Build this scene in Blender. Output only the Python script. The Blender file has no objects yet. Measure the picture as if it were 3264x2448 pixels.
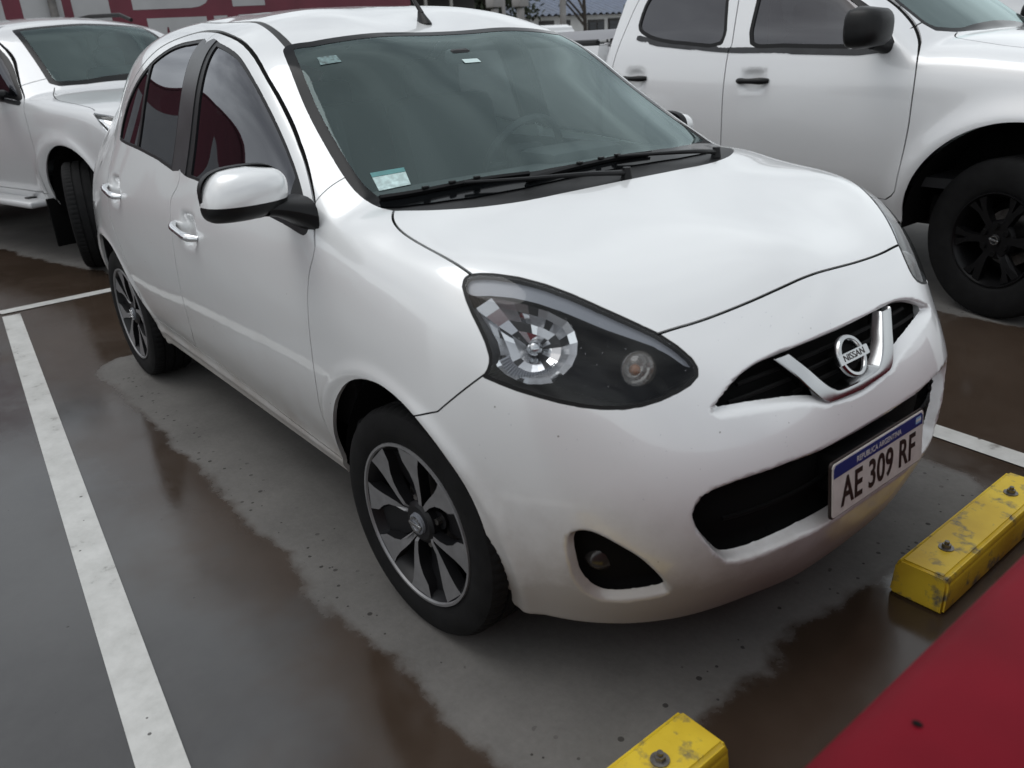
import bpy, bmesh, math, random
import numpy as np
from mathutils import Vector, Matrix
random.seed(7); np.random.seed(7)
scene=bpy.context.scene
# ------------------------------------------------------------------ camera
CAM=np.array([1.5182,-1.6377,1.3877])
CR=np.array([[0.63132,0.77381,-0.05139],[-0.27278,0.28362,0.91933],[0.72596,-0.56633,0.39012]])
cd=bpy.data.cameras.new('camera');cam=bpy.data.objects.new('camera',cd);scene.collection.objects.link(cam)
M=Matrix([list(c) for c in CR.T]).to_4x4();M.translation=Vector(CAM);cam.matrix_world=M
cd.sensor_width=36;cd.lens=28.396;cd.clip_start=.05;cd.clip_end=2000
scene.camera=cam
cd.dof.use_dof=True;cd.dof.focus_distance=2.6;cd.dof.aperture_fstop=4.5
# ------------------------------------------------------------------ light
SUN_EL=math.radians(55);SUN_AZ=math.radians(200)
w=bpy.data.worlds.new('World');scene.world=w;w.use_nodes=True
nt=w.node_tree;bg=nt.nodes['Background']
sky=nt.nodes.new('ShaderNodeTexSky');sky.sky_type='NISHITA';sky.sun_disc=False
sky.sun_elevation=SUN_EL;sky.sun_rotation=SUN_AZ;sky.dust_density=4
# overcast: a grey cloud sheet drawn over the clear-sky model, the same all round
tc=nt.nodes.new('ShaderNodeTexCoord');n1=nt.nodes.new('ShaderNodeTexNoise');n1.inputs['Scale'].default_value=1.7;n1.inputs['Detail'].default_value=6;n1.inputs['Roughness'].default_value=.55
mpv=nt.nodes.new('ShaderNodeMapping');mpv.inputs['Scale'].default_value=(1,1,2.2);nt.links.new(tc.outputs['Generated'],mpv.inputs[0]);nt.links.new(mpv.outputs[0],n1.inputs[0])
cr=nt.nodes.new('ShaderNodeValToRGB');e=cr.color_ramp.elements;e[0].position=.36;e[0].color=(.30,.315,.34,1);e[1].position=.66;e[1].color=(.955,1.0,1.015,1);nt.links.new(n1.outputs[0],cr.inputs[0])
sc_=nt.nodes.new('ShaderNodeVectorMath');sc_.operation='SCALE';sc_.inputs['Scale'].default_value=8.5;nt.links.new(cr.outputs[0],sc_.inputs[0])
mx_=nt.nodes.new('ShaderNodeMix');mx_.data_type='RGBA';mx_.inputs[0].default_value=.88;nt.links.new(sky.outputs[0],mx_.inputs[6]);nt.links.new(sc_.outputs[0],mx_.inputs[7])
nt.links.new(mx_.outputs[2],bg.inputs[0]);bg.inputs[1].default_value=.1
sd=bpy.data.lights.new('sun','SUN');sd.energy=.6;sd.angle=math.radians(40)
so=bpy.data.objects.new('sun',sd);scene.collection.objects.link(so)
so.rotation_euler=(math.radians(20),0,math.radians(-60))
vs=scene.view_settings;vs.view_transform='Standard';vs.look='None';vs.exposure=.61;vs.gamma=1
# ------------------------------------------------------------------ surface tools
def pchip(xk,yk,x):
    xk=np.asarray(xk,float);yk=np.asarray(yk,float)
    h=np.diff(xk);d=np.diff(yk,axis=-1)/h
    m=np.zeros_like(yk)
    a,b=d[...,:-1],d[...,1:];w1=2*h[1:]+h[:-1];w2=h[1:]+2*h[:-1]
    with np.errstate(divide='ignore',invalid='ignore'):
        hm=(w1+w2)/(w1/a+w2/b)
    m[...,1:-1]=np.where(a*b>0,hm,0)
    m[...,0]=d[...,0];m[...,-1]=d[...,-1]
    x=np.clip(x,xk[0],xk[-1]);i=np.clip(np.searchsorted(xk,x)-1,0,len(xk)-2)
    t=(x-xk[i])/h[i];t2=t*t;t3=t2*t
    return (2*t3-3*t2+1)*yk[...,i]+(t3-2*t2+t)*h[i]*m[...,i]+(-2*t3+3*t2)*yk[...,i+1]+(t3-t2)*h[i]*m[...,i+1]
def gblur(a,s):
    r=int(3*s+1);k=np.exp(-.5*(np.arange(-r,r+1)/s)**2);k/=k.sum()
    for ax in (0,1):
        a=np.moveaxis(a,ax,-1)
        l=2*a[...,:1]-a[...,r:0:-1];e=2*a[...,-1:]-a[...,-2:-r-2:-1]
        p=np.concatenate([l,a,e],-1)
        a=sum(k[j]*p[...,j:j+a.shape[-1]] for j in range(2*r+1))
        a=np.moveaxis(a,-1,ax)
    return a
class Field:
    """smooth height field over two axes from a coarse table, with its slope factor"""
    def __init__(s,uk,vk,T,h=.02,sig=1.6,even=False):
        s.h=h;s.u0,s.v0=uk[0]-4*h,vk[0]-4*h
        nu=int((uk[-1]-uk[0])/h)+10;nv=int((vk[-1]-vk[0])/h)+10
        s.u=s.u0+h*np.arange(nu);s.v=s.v0+h*np.arange(nv);s.n=(nu,nv)
        if T is None: return
        T=np.asarray(T,float)
        v=np.abs(s.v) if even=='v' else s.v;u=np.abs(s.u) if even=='u' else s.u
        A=pchip(vk,T,v);A=pchip(uk,A.T,u).T
        s.set(gblur(A,sig))
    def set(s,G):
        s.G=G;gu,gv=np.gradient(G,s.h);s.N=1/np.sqrt(1+gu*gu+gv*gv)
    def __call__(s,u,v,norm=True):
        a=np.clip((u-s.u0)/s.h,1.001,s.n[0]-2.001);b=np.clip((v-s.v0)/s.h,1.001,s.n[1]-2.001)
        i=a.astype(np.int32);j=b.astype(np.int32);a=a-i;b=b-j
        def B(t): return ((1-t)**3/6,(3*t**3-6*t*t+4)/6,(-3*t**3+3*t*t+3*t+1)/6,t**3/6)
        ba,bb=B(a),B(b);r=0;nv=s.n[1];g=s.G.ravel();base=(i-1)*nv+j-1
        for p in range(4):
            q=0
            for o in range(4): q=q+bb[o]*g[base+(p*nv+o)]
            r=r+ba[p]*q
        if not norm: return r
        n=s.N.ravel();c=base+nv+1
        m=(1-a)*((1-b)*n[c]+b*n[c+1])+a*((1-b)*n[c+nv]+b*n[c+nv+1])
        return r,m
def smax(a,b,k):
    h=np.maximum(k-np.abs(a-b),0)/k
    return np.maximum(a,b)+h*h*h*k/6
def poly_sdf(p,q,poly):
    """signed distance to a closed polygon, negative inside"""
    poly=np.asarray(poly,float);d=np.full(p.shape,1e9);s=np.ones(p.shape)
    n=len(poly)
    for i in range(n):
        ax,ay=poly[i];bx,by=poly[i-1];ex,ey=bx-ax,by-ay;wx,wy=p-ax,q-ay
        t=np.clip((wx*ex+wy*ey)/(ex*ex+ey*ey+1e-12),0,1)
        d=np.minimum(d,(wx-ex*t)**2+(wy-ey*t)**2)
        c1=q>=ay;c2=q<by;c3=ex*wy>ey*wx
        flip=(c1&c2&c3)|(~c1&~c2&~c3)
        s=np.where(flip,-s,s)
    return s*np.sqrt(d)
def line_dist(p,q,pts):
    d=np.full(p.shape,1e9)
    for (ax,ay),(bx,by) in zip(pts[:-1],pts[1:]):
        ex,ey=bx-ax,by-ay;wx,wy=p-ax,q-ay
        t=np.clip((wx*ex+wy*ey)/(ex*ex+ey*ey+1e-12),0,1)
        d=np.minimum(d,(wx-ex*t)**2+(wy-ey*t)**2)
    return np.sqrt(d)
def line_sdist(p,q,pts):
    """distance to an open line, signed by the side"""
    d=np.full(p.shape,1e9);s=np.ones(p.shape)
    for (ax,ay),(bx,by) in zip(pts[:-1],pts[1:]):
        ex,ey=bx-ax,by-ay;wx,wy=p-ax,q-ay
        t=np.clip((wx*ex+wy*ey)/(ex*ex+ey*ey+1e-12),0,1)
        c=(wx-ex*t)**2+(wy-ey*t)**2;m=c<d;d=np.where(m,c,d);s=np.where(m,np.sign(ex*wy-ey*wx),s)
    return s*np.sqrt(d)
def smooth_line(pts,n=4,closed=False):
    """Catmull-Rom through the points"""
    P=np.asarray(pts,float);out=[];m=len(P)
    for i in range(m if closed else m-1):
        g=lambda j:P[j%m] if closed else P[min(max(j,0),m-1)]
        a,b,c,d=g(i-1),g(i),g(i+1),g(i+2)
        for k in range(n):
            t=k/n;out.append(.5*(2*b+(c-a)*t+(2*a-5*b+4*c-d)*t*t+(3*b-3*c+d-a)*t**3))
    if not closed: out.append(P[-1])
    return np.array(out)
def mirror_poly(half):
    """half outline given from the centre line round to the centre line (first coord = lateral, <=0)"""
    h=[tuple(a) for a in half];return np.array(h+[(-a,b) for a,b in h[::-1] if abs(a)>1e-6])
def grad(f,P,e=.004):
    v=f(P[:,0],P[:,1],P[:,2]);g=np.empty_like(P)
    for i in range(3):
        Q=P.copy();Q[:,i]+=e;g[:,i]=(f(Q[:,0],Q[:,1],Q[:,2])-v)/e
    return v,g
def project(f,P,it=2):
    for _ in range(it):
        v,g=grad(f,P);P=P-(v/np.maximum((g*g).sum(1),.05))[:,None]*g
    return P
def normals(f,P):
    e=.005;g=np.empty_like(P)
    for i in range(3):
        Q=P.copy();Q[:,i]+=e;a=f(*Q.T);Q[:,i]-=2*e;g[:,i]=a-f(*Q.T)
    return g/np.maximum(np.linalg.norm(g,axis=1),1e-9)[:,None]
def surfnet(f,lo,hi,h,B=4):
    n=[(int((hi[i]-lo[i])/h)//B+1)*B for i in range(3)]
    lo=np.array(lo,float)
    c=[lo[i]+h*(np.arange(n[i]//B)*B+(B-1)/2) for i in range(3)]
    X,Y,Z=np.meshgrid(*c,indexing='ij');fc=f(X.ravel(),Y.ravel(),Z.ravel()).reshape(X.shape)
    V=np.repeat(np.repeat(np.repeat(np.where(fc<0,-1.,1.).astype(np.float32),B,0),B,1),B,2)
    near=np.argwhere(np.abs(fc)<h*B*1.5)
    o=np.argwhere(np.ones((B,B,B),bool))
    I=(near[:,None,:]*B+o[None]).reshape(-1,3)
    P=lo+h*I
    V[I[:,0],I[:,1],I[:,2]]=f(P[:,0],P[:,1],P[:,2])
    S=V<0
    cs=[S[a:n[0]-1+a,b:n[1]-1+b,d:n[2]-1+d] for a in(0,1) for b in(0,1) for d in(0,1)]
    sm=sum(q.astype(np.int8) for q in cs);act=(sm>0)&(sm<8)
    idx=-np.ones(act.shape,int);I=np.argwhere(act);idx[act]=np.arange(len(I))
    P=np.zeros((len(I),3));cnt=np.zeros(len(I))
    co=[(a,b,d) for a in(0,1) for b in(0,1) for d in(0,1)]
    for i,ca in enumerate(co):
        for j,cb in enumerate(co):
            if j<=i or sum(abs(ca[q]-cb[q]) for q in range(3))!=1: continue
            va=V[I[:,0]+ca[0],I[:,1]+ca[1],I[:,2]+ca[2]];vb=V[I[:,0]+cb[0],I[:,1]+cb[1],I[:,2]+cb[2]]
            m=(va<0)!=(vb<0);t=np.where(m,va/np.where(m,va-vb,1),0)
            P[m]+=(np.array(ca)+t[:,None]*(np.array(cb)-np.array(ca)))[m];cnt[m]+=1
    P=(I+P/cnt[:,None])*h+lo
    quads=[]
    for a in range(3):
        b,c_=(a+1)%3,(a+2)%3
        s0=[slice(None)]*3;s1=[slice(None)]*3;s0[a]=slice(0,n[a]-1);s1[a]=slice(1,n[a])
        E=np.argwhere(S[tuple(s0)]!=S[tuple(s1)])
        E=E[(E[:,b]>0)&(E[:,b]<n[b]-1)&(E[:,c_]>0)&(E[:,c_]<n[c_]-1)]
        fl=S[E[:,0],E[:,1],E[:,2]]
        def vid(db,dc):
            q=E.copy();q[:,b]+=db;q[:,c_]+=dc;return idx[q[:,0],q[:,1],q[:,2]]
        Q=np.stack([vid(-1,-1),vid(0,-1),vid(0,0),vid(-1,0)],1)
        Q[~fl]=Q[~fl][:,::-1]
        quads.append(Q)
    return P,np.concatenate(quads)
class Shell:
    """triangle shell that can be split exactly along the zero line of any field"""
    def __init__(s,V,Q):
        a=np.linalg.norm(V[Q[:,0]]-V[Q[:,2]],axis=1)<np.linalg.norm(V[Q[:,1]]-V[Q[:,3]],axis=1)
        A=np.where(a[:,None],Q[:,[0,1,2]],Q[:,[0,1,3]]);Bq=np.where(a[:,None],Q[:,[0,2,3]],Q[:,[1,2,3]])
        s.V=V;s.T=np.concatenate([A,Bq]);s.L={}
    def split(s,field,name,eps=4e-4):
        """field(V)->values; label True where negative"""
        v=field(s.V);v=np.where(np.abs(v)<eps,eps,v)
        neg=v<0;k=neg[s.T].sum(1);mixed=(k>0)&(k<3)
        Tm=s.T[mixed];keep=~mixed
        # rotate so that vertex 0 is the odd one out
        nm=neg[Tm];odd=np.where(nm.sum(1)==1,np.argmax(nm,1),np.argmin(nm,1))
        r=np.arange(len(Tm));a=Tm[r,odd];b=Tm[r,(odd+1)%3];c=Tm[r,(odd+2)%3]
        E=np.concatenate([np.stack([a,b],1),np.stack([a,c],1)]);Es=np.sort(E,1)
        key=Es[:,0].astype(np.int64)*len(s.V)+Es[:,1];u,inv=np.unique(key,return_inverse=True)
        p=(u//len(s.V)).astype(int);q=(u%len(s.V)).astype(int);t=v[p]/(v[p]-v[q])
        n0=len(s.V);s.V=np.concatenate([s.V,s.V[p]+t[:,None]*(s.V[q]-s.V[p])])
        m=len(Tm);ab=n0+inv[:m];ac=n0+inv[m:]
        T1=np.stack([a,ab,ac],1);T2=np.stack([ab,b,c],1);T3=np.stack([ab,c,ac],1)
        oddneg=neg[a]
        for nme in s.L:
            x=s.L[nme];s.L[nme]=np.concatenate([x[keep],x[mixed],x[mixed],x[mixed]])
        s.L[name]=np.concatenate([(k==3)[keep],oddneg,~oddneg,~oddneg])
        s.T=np.concatenate([s.T[keep],T1,T2,T3])
    def gap(s,pts,g,name,axes=(0,2),ok=None):
        """thin open joint of width g along a line; label True inside the joint"""
        def sd(V):
            d=line_sdist(V[:,axes[0]],V[:,axes[1]],pts)
            return d if ok is None else np.where(ok(V),d,1.)
        s.split(sd,'_',eps=1e-6);s.split(lambda V:np.abs(sd(V))-g/2,name,eps=1e-5)
    def cen(s): return s.V[s.T].mean(1)
# ------------------------------------------------------------------ object helpers
COL=scene.collection
def tag(o,label,cat,group=None,kind=None):
    if label:o['label']=label
    if cat:o['category']=cat
    if group:o['group']=group
    if kind:o['kind']=kind
    return o
def empty(name,loc=(0,0,0),rz=0,label=None,cat=None,group=None):
    o=bpy.data.objects.new(name,None);COL.objects.link(o);o.location=loc;o.rotation_euler=(0,0,rz);o.empty_display_size=.1
    return tag(o,label,cat,group)
def link(name,me,mats,parent=None,smooth=None):
    o=bpy.data.objects.new(name,me);COL.objects.link(o)
    for m in (mats if isinstance(mats,(list,tuple)) else [mats]): me.materials.append(m)
    if parent is not None:o.parent=parent
    if smooth is not None:
        me.shade_smooth()
        if smooth<3: me.set_sharp_from_angle(angle=smooth)
    return o
def mesh_of(name,V,F):
    me=bpy.data.meshes.new(name);me.from_pydata([tuple(map(float,v)) for v in V],[],[tuple(map(int,f)) for f in F]);me.update();return me
def shell_part(name,V,T,N,mats,parent,flange=.012,mirror=False,both=False,flange_dir=None,offset=0,seam_y=True):
    """part from shell triangles with exact normals; border edges folded inwards by `flange`"""
    used=np.unique(T);mp=-np.ones(len(V),int);mp[used]=np.arange(len(used))
    v=V[used]+N[used]*offset;n=N[used];t=mp[T]
    if both:
        v=np.concatenate([v,v*[1,-1,1]]);n=np.concatenate([n,n*[1,-1,1]]);k=len(used);t=np.concatenate([t,t[:,::-1]+k])
    elif mirror:
        v=v*[1,-1,1];n=n*[1,-1,1];t=t[:,::-1]
    faces=t;ln=n[t.ravel()]
    if flange:
        E=np.concatenate([t[:,[0,1]],t[:,[1,2]],t[:,[2,0]]]);Es=np.sort(E,1)
        key=Es[:,0].astype(np.int64)*len(v)+Es[:,1];u,ix,ct=np.unique(key,return_index=True,return_counts=True)
        e=E[ix[ct==1]]
        if seam_y: e=e[~((np.abs(v[e[:,0],1])<2e-4)&(np.abs(v[e[:,1],1])<2e-4))]
        a,b=e[:,0],e[:,1];k=len(v);m=len(e)
        da=-n[a]*flange if flange_dir is None else np.broadcast_to(np.array(flange_dir)*flange,(m,3))
        db=-n[b]*flange if flange_dir is None else da
        nv=np.concatenate([v[a],v[b],v[b]+db,v[a]+da])
        i=np.arange(m);f1=np.stack([k+i+m,k+i,k+i+3*m],1);f2=np.stack([k+i+m,k+i+3*m,k+i+2*m],1)
        v=np.concatenate([v,nv]);fn=np.cross(v[f1[:,1]]-v[f1[:,0]],v[f1[:,2]]-v[f1[:,0]])
        fn/=np.maximum(np.linalg.norm(fn,axis=1),1e-12)[:,None]
        faces=np.concatenate([faces,f1,f2]);ln=np.concatenate([ln,np.repeat(fn,3,0),np.repeat(fn,3,0)])
    me=bpy.data.meshes.new(name);me.vertices.add(len(v));me.vertices.foreach_set('co',v.astype(np.float32).ravel())
    me.loops.add(faces.size);me.loops.foreach_set('vertex_index',faces.astype(np.int32).ravel())
    me.polygons.add(len(faces));me.polygons.foreach_set('loop_start',np.arange(0,faces.size,3,dtype=np.int32))
    me.update(calc_edges=True);me.validate()
    me.shade_smooth()
    if len(me.loops)==len(ln): me.normals_split_custom_set([tuple(x) for x in ln.tolist()])
    return link(name,me,mats,parent)
def bm_obj(name,bm,mats,parent=None,smooth=.6):
    me=bpy.data.meshes.new(name);bmesh.ops.recalc_face_normals(bm,faces=bm.faces);bm.to_mesh(me);bm.free()
    return link(name,me,mats,parent,smooth)
def box_bm(bm,c,s,rot=None,bev=0,seg=2):
    r=bmesh.ops.create_cube(bm,size=1);vs=r['verts']
    bmesh.ops.scale(bm,vec=s,verts=vs)
    if bev:
        es=list({e for v in vs for e in v.link_edges})
        rr=bmesh.ops.bevel(bm,geom=es,offset=bev,segments=seg,affect='EDGES',profile=.5);vs=list({v for f in rr['faces'] for v in f.verts}|{v for v in vs if v.is_valid})
    if rot is not None:bmesh.ops.rotate(bm,cent=(0,0,0),matrix=rot,verts=vs)
    bmesh.ops.translate(bm,vec=c,verts=vs);return vs
def box(name,c,s,mat,parent=None,bev=0,rot=None,seg=2):
    bm=bmesh.new();box_bm(bm,c,s,rot,bev,seg);return bm_obj(name,bm,mat,parent)
def tube_mesh(pts,r,n=10,cap=True):
    """round tube along points; r number or list"""
    P=[Vector(p) for p in pts];R=r if isinstance(r,(list,tuple,np.ndarray)) else [r]*len(P)
    V=[];F=[];up=None
    for i,p in enumerate(P):
        d=(P[min(i+1,len(P)-1)]-P[max(i-1,0)]).normalized()
        if up is None: up=d.orthogonal().normalized()
        else: up=(up-d*up.dot(d)).normalized()
        s=d.cross(up)
        for k in range(n):
            a=2*math.pi*k/n;V.append(p+(up*math.cos(a)+s*math.sin(a))*R[i])
    for i in range(len(P)-1):
        for k in range(n):
            a=i*n+k;b=i*n+(k+1)%n;F.append((a,b,b+n,a+n))
    if cap:F.append(tuple(range(n))[::-1]);F.append(tuple(range((len(P)-1)*n,len(P)*n)))
    return V,F
def tube(name,pts,r,mat,parent=None,n=10):
    V,F=tube_mesh(pts,r,n);return link(name,mesh_of(name,V,F),mat,parent,.7)
def lathe(name,prof,mat,parent=None,n=64,mod=None,smooth=.5,mi=None):
    """profile of (radius, axial); axis = local Y.  mod(i,j,r)->r"""
    V=[];F=[]
    m=len(prof)
    for j in range(n):
        a=2*math.pi*j/n
        for i,(r,y) in enumerate(prof):
            rr=mod(i,j,r) if mod else r;V.append((rr*math.cos(a),y,rr*math.sin(a)))
    for j in range(n):
        for i in range(m-1):
            a=j*m+i;b=((j+1)%n)*m+i;F.append((a,a+1,b+1,b))
    me=mesh_of(name,V,F);o=link(name,me,mat,parent,smooth)
    if mi:
        me.polygons.foreach_set('material_index',[mi[i] for j in range(n) for i in range(m-1)])
    return o
def prism(name,poly,h0,h1,frame,mat,parent=None,bev=0,smooth=.5):
    """polygon (u,v) extruded from h0 to h1 along w; frame=(origin,u,v,w)"""
    o,u,v,w=[Vector(a) for a in frame];bm=bmesh.new()
    vs=[bm.verts.new(o+u*a+v*b+w*h1) for a,b in poly];f=bm.faces.new(vs)
    r=bmesh.ops.extrude_face_region(bm,geom=[f]);nv=[g for g in r['geom'] if isinstance(g,bmesh.types.BMVert)]
    bmesh.ops.translate(bm,vec=w*(h0-h1),verts=nv)
    if bev:
        es=[e for e in bm.edges if e.calc_face_angle(0)>.5]
        bmesh.ops.bevel(bm,geom=es,offset=bev,segments=2,affect='EDGES')
    bmesh.ops.triangulate(bm,faces=[q for q in bm.faces if len(q.verts)>4])
    return bm_obj(name,bm,mat,parent,smooth)
def text_mesh(name,txt,size,frame,mat,parent=None,sx=1,depth=.001,align='CENTER',space=1,bold=0):
    c=bpy.data.curves.new(name,'FONT');c.body=txt;c.size=size;c.align_x=align;c.align_y='CENTER';c.extrude=depth;c.space_character=space;c.offset=bold
    t=bpy.data.objects.new(name,c);COL.objects.link(t)
    dg=bpy.context.evaluated_depsgraph_get();me=bpy.data.meshes.new_from_object(t.evaluated_get(dg))
    bpy.data.objects.remove(t);bpy.data.curves.remove(c)
    o,u,v,w=[Vector(a) for a in frame]
    for q in me.vertices: q.co=o+u*(q.co.x*sx)+v*q.co.y+w*q.co.z
    me.materials.clear();return link(name,me,mat,parent)
def copy_tree(o,parent=None):
    c=o.copy();COL.objects.link(c);c.parent=parent
    for ch in list(o.children): copy_tree(ch,c)
    return c
# ------------------------------------------------------------------ materials
def new_mat(name):
    m=bpy.data.materials.new(name);m.use_nodes=True;return m,m.node_tree,m.node_tree.nodes['Principled BSDF']
def pmat(name,col,rough=.5,metal=0,coat=0,spec=.5,bump=0,bscale=200,var=0,vscale=8,coat_rough=.03):
    m,nt,b=new_mat(name)
    b.inputs['Base Color'].default_value=(*col,1);b.inputs['Roughness'].default_value=rough;b.inputs['Metallic'].default_value=metal
    b.inputs['Coat Weight'].default_value=coat;b.inputs['Coat Roughness'].default_value=coat_rough;b.inputs['Specular IOR Level'].default_value=spec
    if bump or var:
        tc=nt.nodes.new('ShaderNodeTexCoord')
    if var:
        n=nt.nodes.new('ShaderNodeTexNoise');n.inputs['Scale'].default_value=vscale;n.inputs['Detail'].default_value=6;nt.links.new(tc.outputs['Object'],n.inputs[0])
        mp=nt.nodes.new('ShaderNodeMapRange');nt.links.new(n.outputs[0],mp.inputs[0]);mp.inputs[1].default_value=.3;mp.inputs[2].default_value=.7;mp.inputs[3].default_value=1-var;mp.inputs[4].default_value=1+var
        mx=nt.nodes.new('ShaderNodeVectorMath');mx.operation='SCALE';mx.inputs[0].default_value=col;nt.links.new(mp.outputs[0],mx.inputs['Scale']);nt.links.new(mx.outputs[0],b.inputs['Base Color'])
    if bump:
        n=nt.nodes.new('ShaderNodeTexNoise');n.inputs['Scale'].default_value=bscale;nt.links.new(tc.outputs['Object'],n.inputs[0])
        bp=nt.nodes.new('ShaderNodeBump');bp.inputs['Strength'].default_value=bump;bp.inputs['Distance'].default_value=.002;nt.links.new(n.outputs[0],bp.inputs['Height']);nt.links.new(bp.outputs[0],b.inputs['Normal'])
    return m
def paint_mat(name,col,dirt=True,coat=1.0,rough=.33):
    """pearl white car paint with road dirt splashed low on the body and fine specks"""
    m,nt,b=new_mat(name);L=nt.links.new;N=nt.nodes.new
    b.inputs['Roughness'].default_value=rough;b.inputs['Specular IOR Level'].default_value=.2;b.inputs['Metallic'].default_value=.17;b.inputs['Coat Weight'].default_value=coat;b.inputs['Coat Roughness'].default_value=.04
    tc=N('ShaderNodeTexCoord');sp=N('ShaderNodeSeparateXYZ');L(tc.outputs['Object'],sp.inputs[0])
    n1=N('ShaderNodeTexNoise');n1.inputs['Scale'].default_value=5;n1.inputs['Detail'].default_value=8;n1.inputs['Roughness'].default_value=.65;L(tc.outputs['Object'],n1.inputs[0])
    # height of dirt line wobbles with noise
    mr=N('ShaderNodeMapRange');mr.inputs[1].default_value=.28;mr.inputs[2].default_value=.62;mr.inputs[3].default_value=1;mr.inputs[4].default_value=0
    ad=N('ShaderNodeMath');ad.operation='MULTIPLY_ADD';ad.inputs[1].default_value=.5;L(n1.outputs[0],ad.inputs[0]);L(sp.outputs[2],ad.inputs[2])
    sb=N('ShaderNodeMath');sb.operation='SUBTRACT';sb.inputs[1].default_value=.25;L(ad.outputs[0],sb.inputs[0]);L(sb.outputs[0],mr.inputs[0])
    pw=N('ShaderNodeMath');pw.operation='POWER';pw.inputs[1].default_value=1.8;L(mr.outputs[0],pw.inputs[0])
    ml=N('ShaderNodeMath');ml.operation='MULTIPLY';ml.inputs[1].default_value=.62 if dirt else 0;L(pw.outputs[0],ml.inputs[0])
    # specks
    vo=N('ShaderNodeTexVoronoi');vo.inputs['Scale'].default_value=26;L(tc.outputs['Object'],vo.inputs[0])
    lt=N('ShaderNodeMath');lt.operation='LESS_THAN';lt.inputs[1].default_value=.052;L(vo.outputs['Distance'],lt.inputs[0])
    sc=N('ShaderNodeSeparateColor');L(vo.outputs['Color'],sc.inputs[0])
    g2=N('ShaderNodeMath');g2.operation='GREATER_THAN';g2.inputs[1].default_value=.80;L(sc.outputs[0],g2.inputs[0])
    mk=N('ShaderNodeMath');mk.operation='MULTIPLY';L(lt.outputs[0],mk.inputs[0]);L(g2.outputs[0],mk.inputs[1])
    zf=N('ShaderNodeMapRange');zf.inputs[1].default_value=.9;zf.inputs[2].default_value=.7;L(sp.outputs[2],zf.inputs[0])
    mk2=N('ShaderNodeMath');mk2.operation='MULTIPLY';L(mk.outputs[0],mk2.inputs[0]);L(zf.outputs[0],mk2.inputs[1])
    mk3=N('ShaderNodeMath');mk3.operation='MULTIPLY';mk3.inputs[1].default_value=.7 if dirt else 0;L(mk2.outputs[0],mk3.inputs[0])
    c1=N('ShaderNodeMix');c1.data_type='RGBA';c1.inputs[6].default_value=(*col,1);c1.inputs[7].default_value=(.23,.19,.15,1);L(ml.outputs[0],c1.inputs[0])
    c2=N('ShaderNodeMix');c2.data_type='RGBA';c2.inputs[7].default_value=(.10,.085,.07,1);L(mk3.outputs[0],c2.inputs[0]);L(c1.outputs[2],c2.inputs[6])
    L(c2.outputs[2],b.inputs['Base Color'])
    rr=N('ShaderNodeMapRange');rr.inputs[3].default_value=coat;rr.inputs[4].default_value=.1;L(pw.outputs[0],rr.inputs[0])
    L(rr.outputs[0],b.inputs['Coat Weight'])
    # faint orange peel
    n3=N('ShaderNodeTexNoise');n3.inputs['Scale'].default_value=9;n3.inputs['Detail'].default_value=2;L(tc.outputs['Object'],n3.inputs[0])
    bp=N('ShaderNodeBump');bp.inputs['Strength'].default_value=.05;bp.inputs['Distance'].default_value=.01;L(n3.outputs[0],bp.inputs['Height']);L(bp.outputs[0],b.inputs['Coat Normal'])
    return m
def glass_mat(name,tint,refl_col=(1,1,1),ior=1.5,film=0.0,film_col=(.02,.02,.02),rough=0.0):
    """thin sheet of glass: fresnel mirror over a tinted see-through layer; film = share of opaque haze"""
    m=bpy.data.materials.new(name);m.use_nodes=True;nt=m.node_tree;nt.nodes.clear();N=nt.nodes.new;L=nt.links.new
    o=N('ShaderNodeOutputMaterial');t=N('ShaderNodeBsdfTransparent');t.inputs[0].default_value=(*tint,1)
    g=N('ShaderNodeBsdfGlossy');g.inputs[0].default_value=(*refl_col,1);g.inputs['Roughness'].default_value=rough
    d=N('ShaderNodeBsdfDiffuse');d.inputs[0].default_value=(*film_col,1)
    fr=N('ShaderNodeFresnel');fr.inputs[0].default_value=ior
    geo=N('ShaderNodeNewGeometry');inv=N('ShaderNodeMath');inv.operation='SUBTRACT';inv.inputs[0].default_value=1;L(geo.outputs['Backfacing'],inv.inputs[1])
    ff=N('ShaderNodeMath');ff.operation='MULTIPLY';L(fr.outputs[0],ff.inputs[0]);L(inv.outputs[0],ff.inputs[1])
    m1=N('ShaderNodeMixShader');m1.inputs[0].default_value=film;L(t.outputs[0],m1.inputs[1]);L(d.outputs[0],m1.inputs[2])
    m2=N('ShaderNodeMixShader');L(ff.outputs[0],m2.inputs[0]);L(m1.outputs[0],m2.inputs[1]);L(g.outputs[0],m2.inputs[2])
    L(m2.outputs[0],o.inputs[0]);return m
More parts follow.
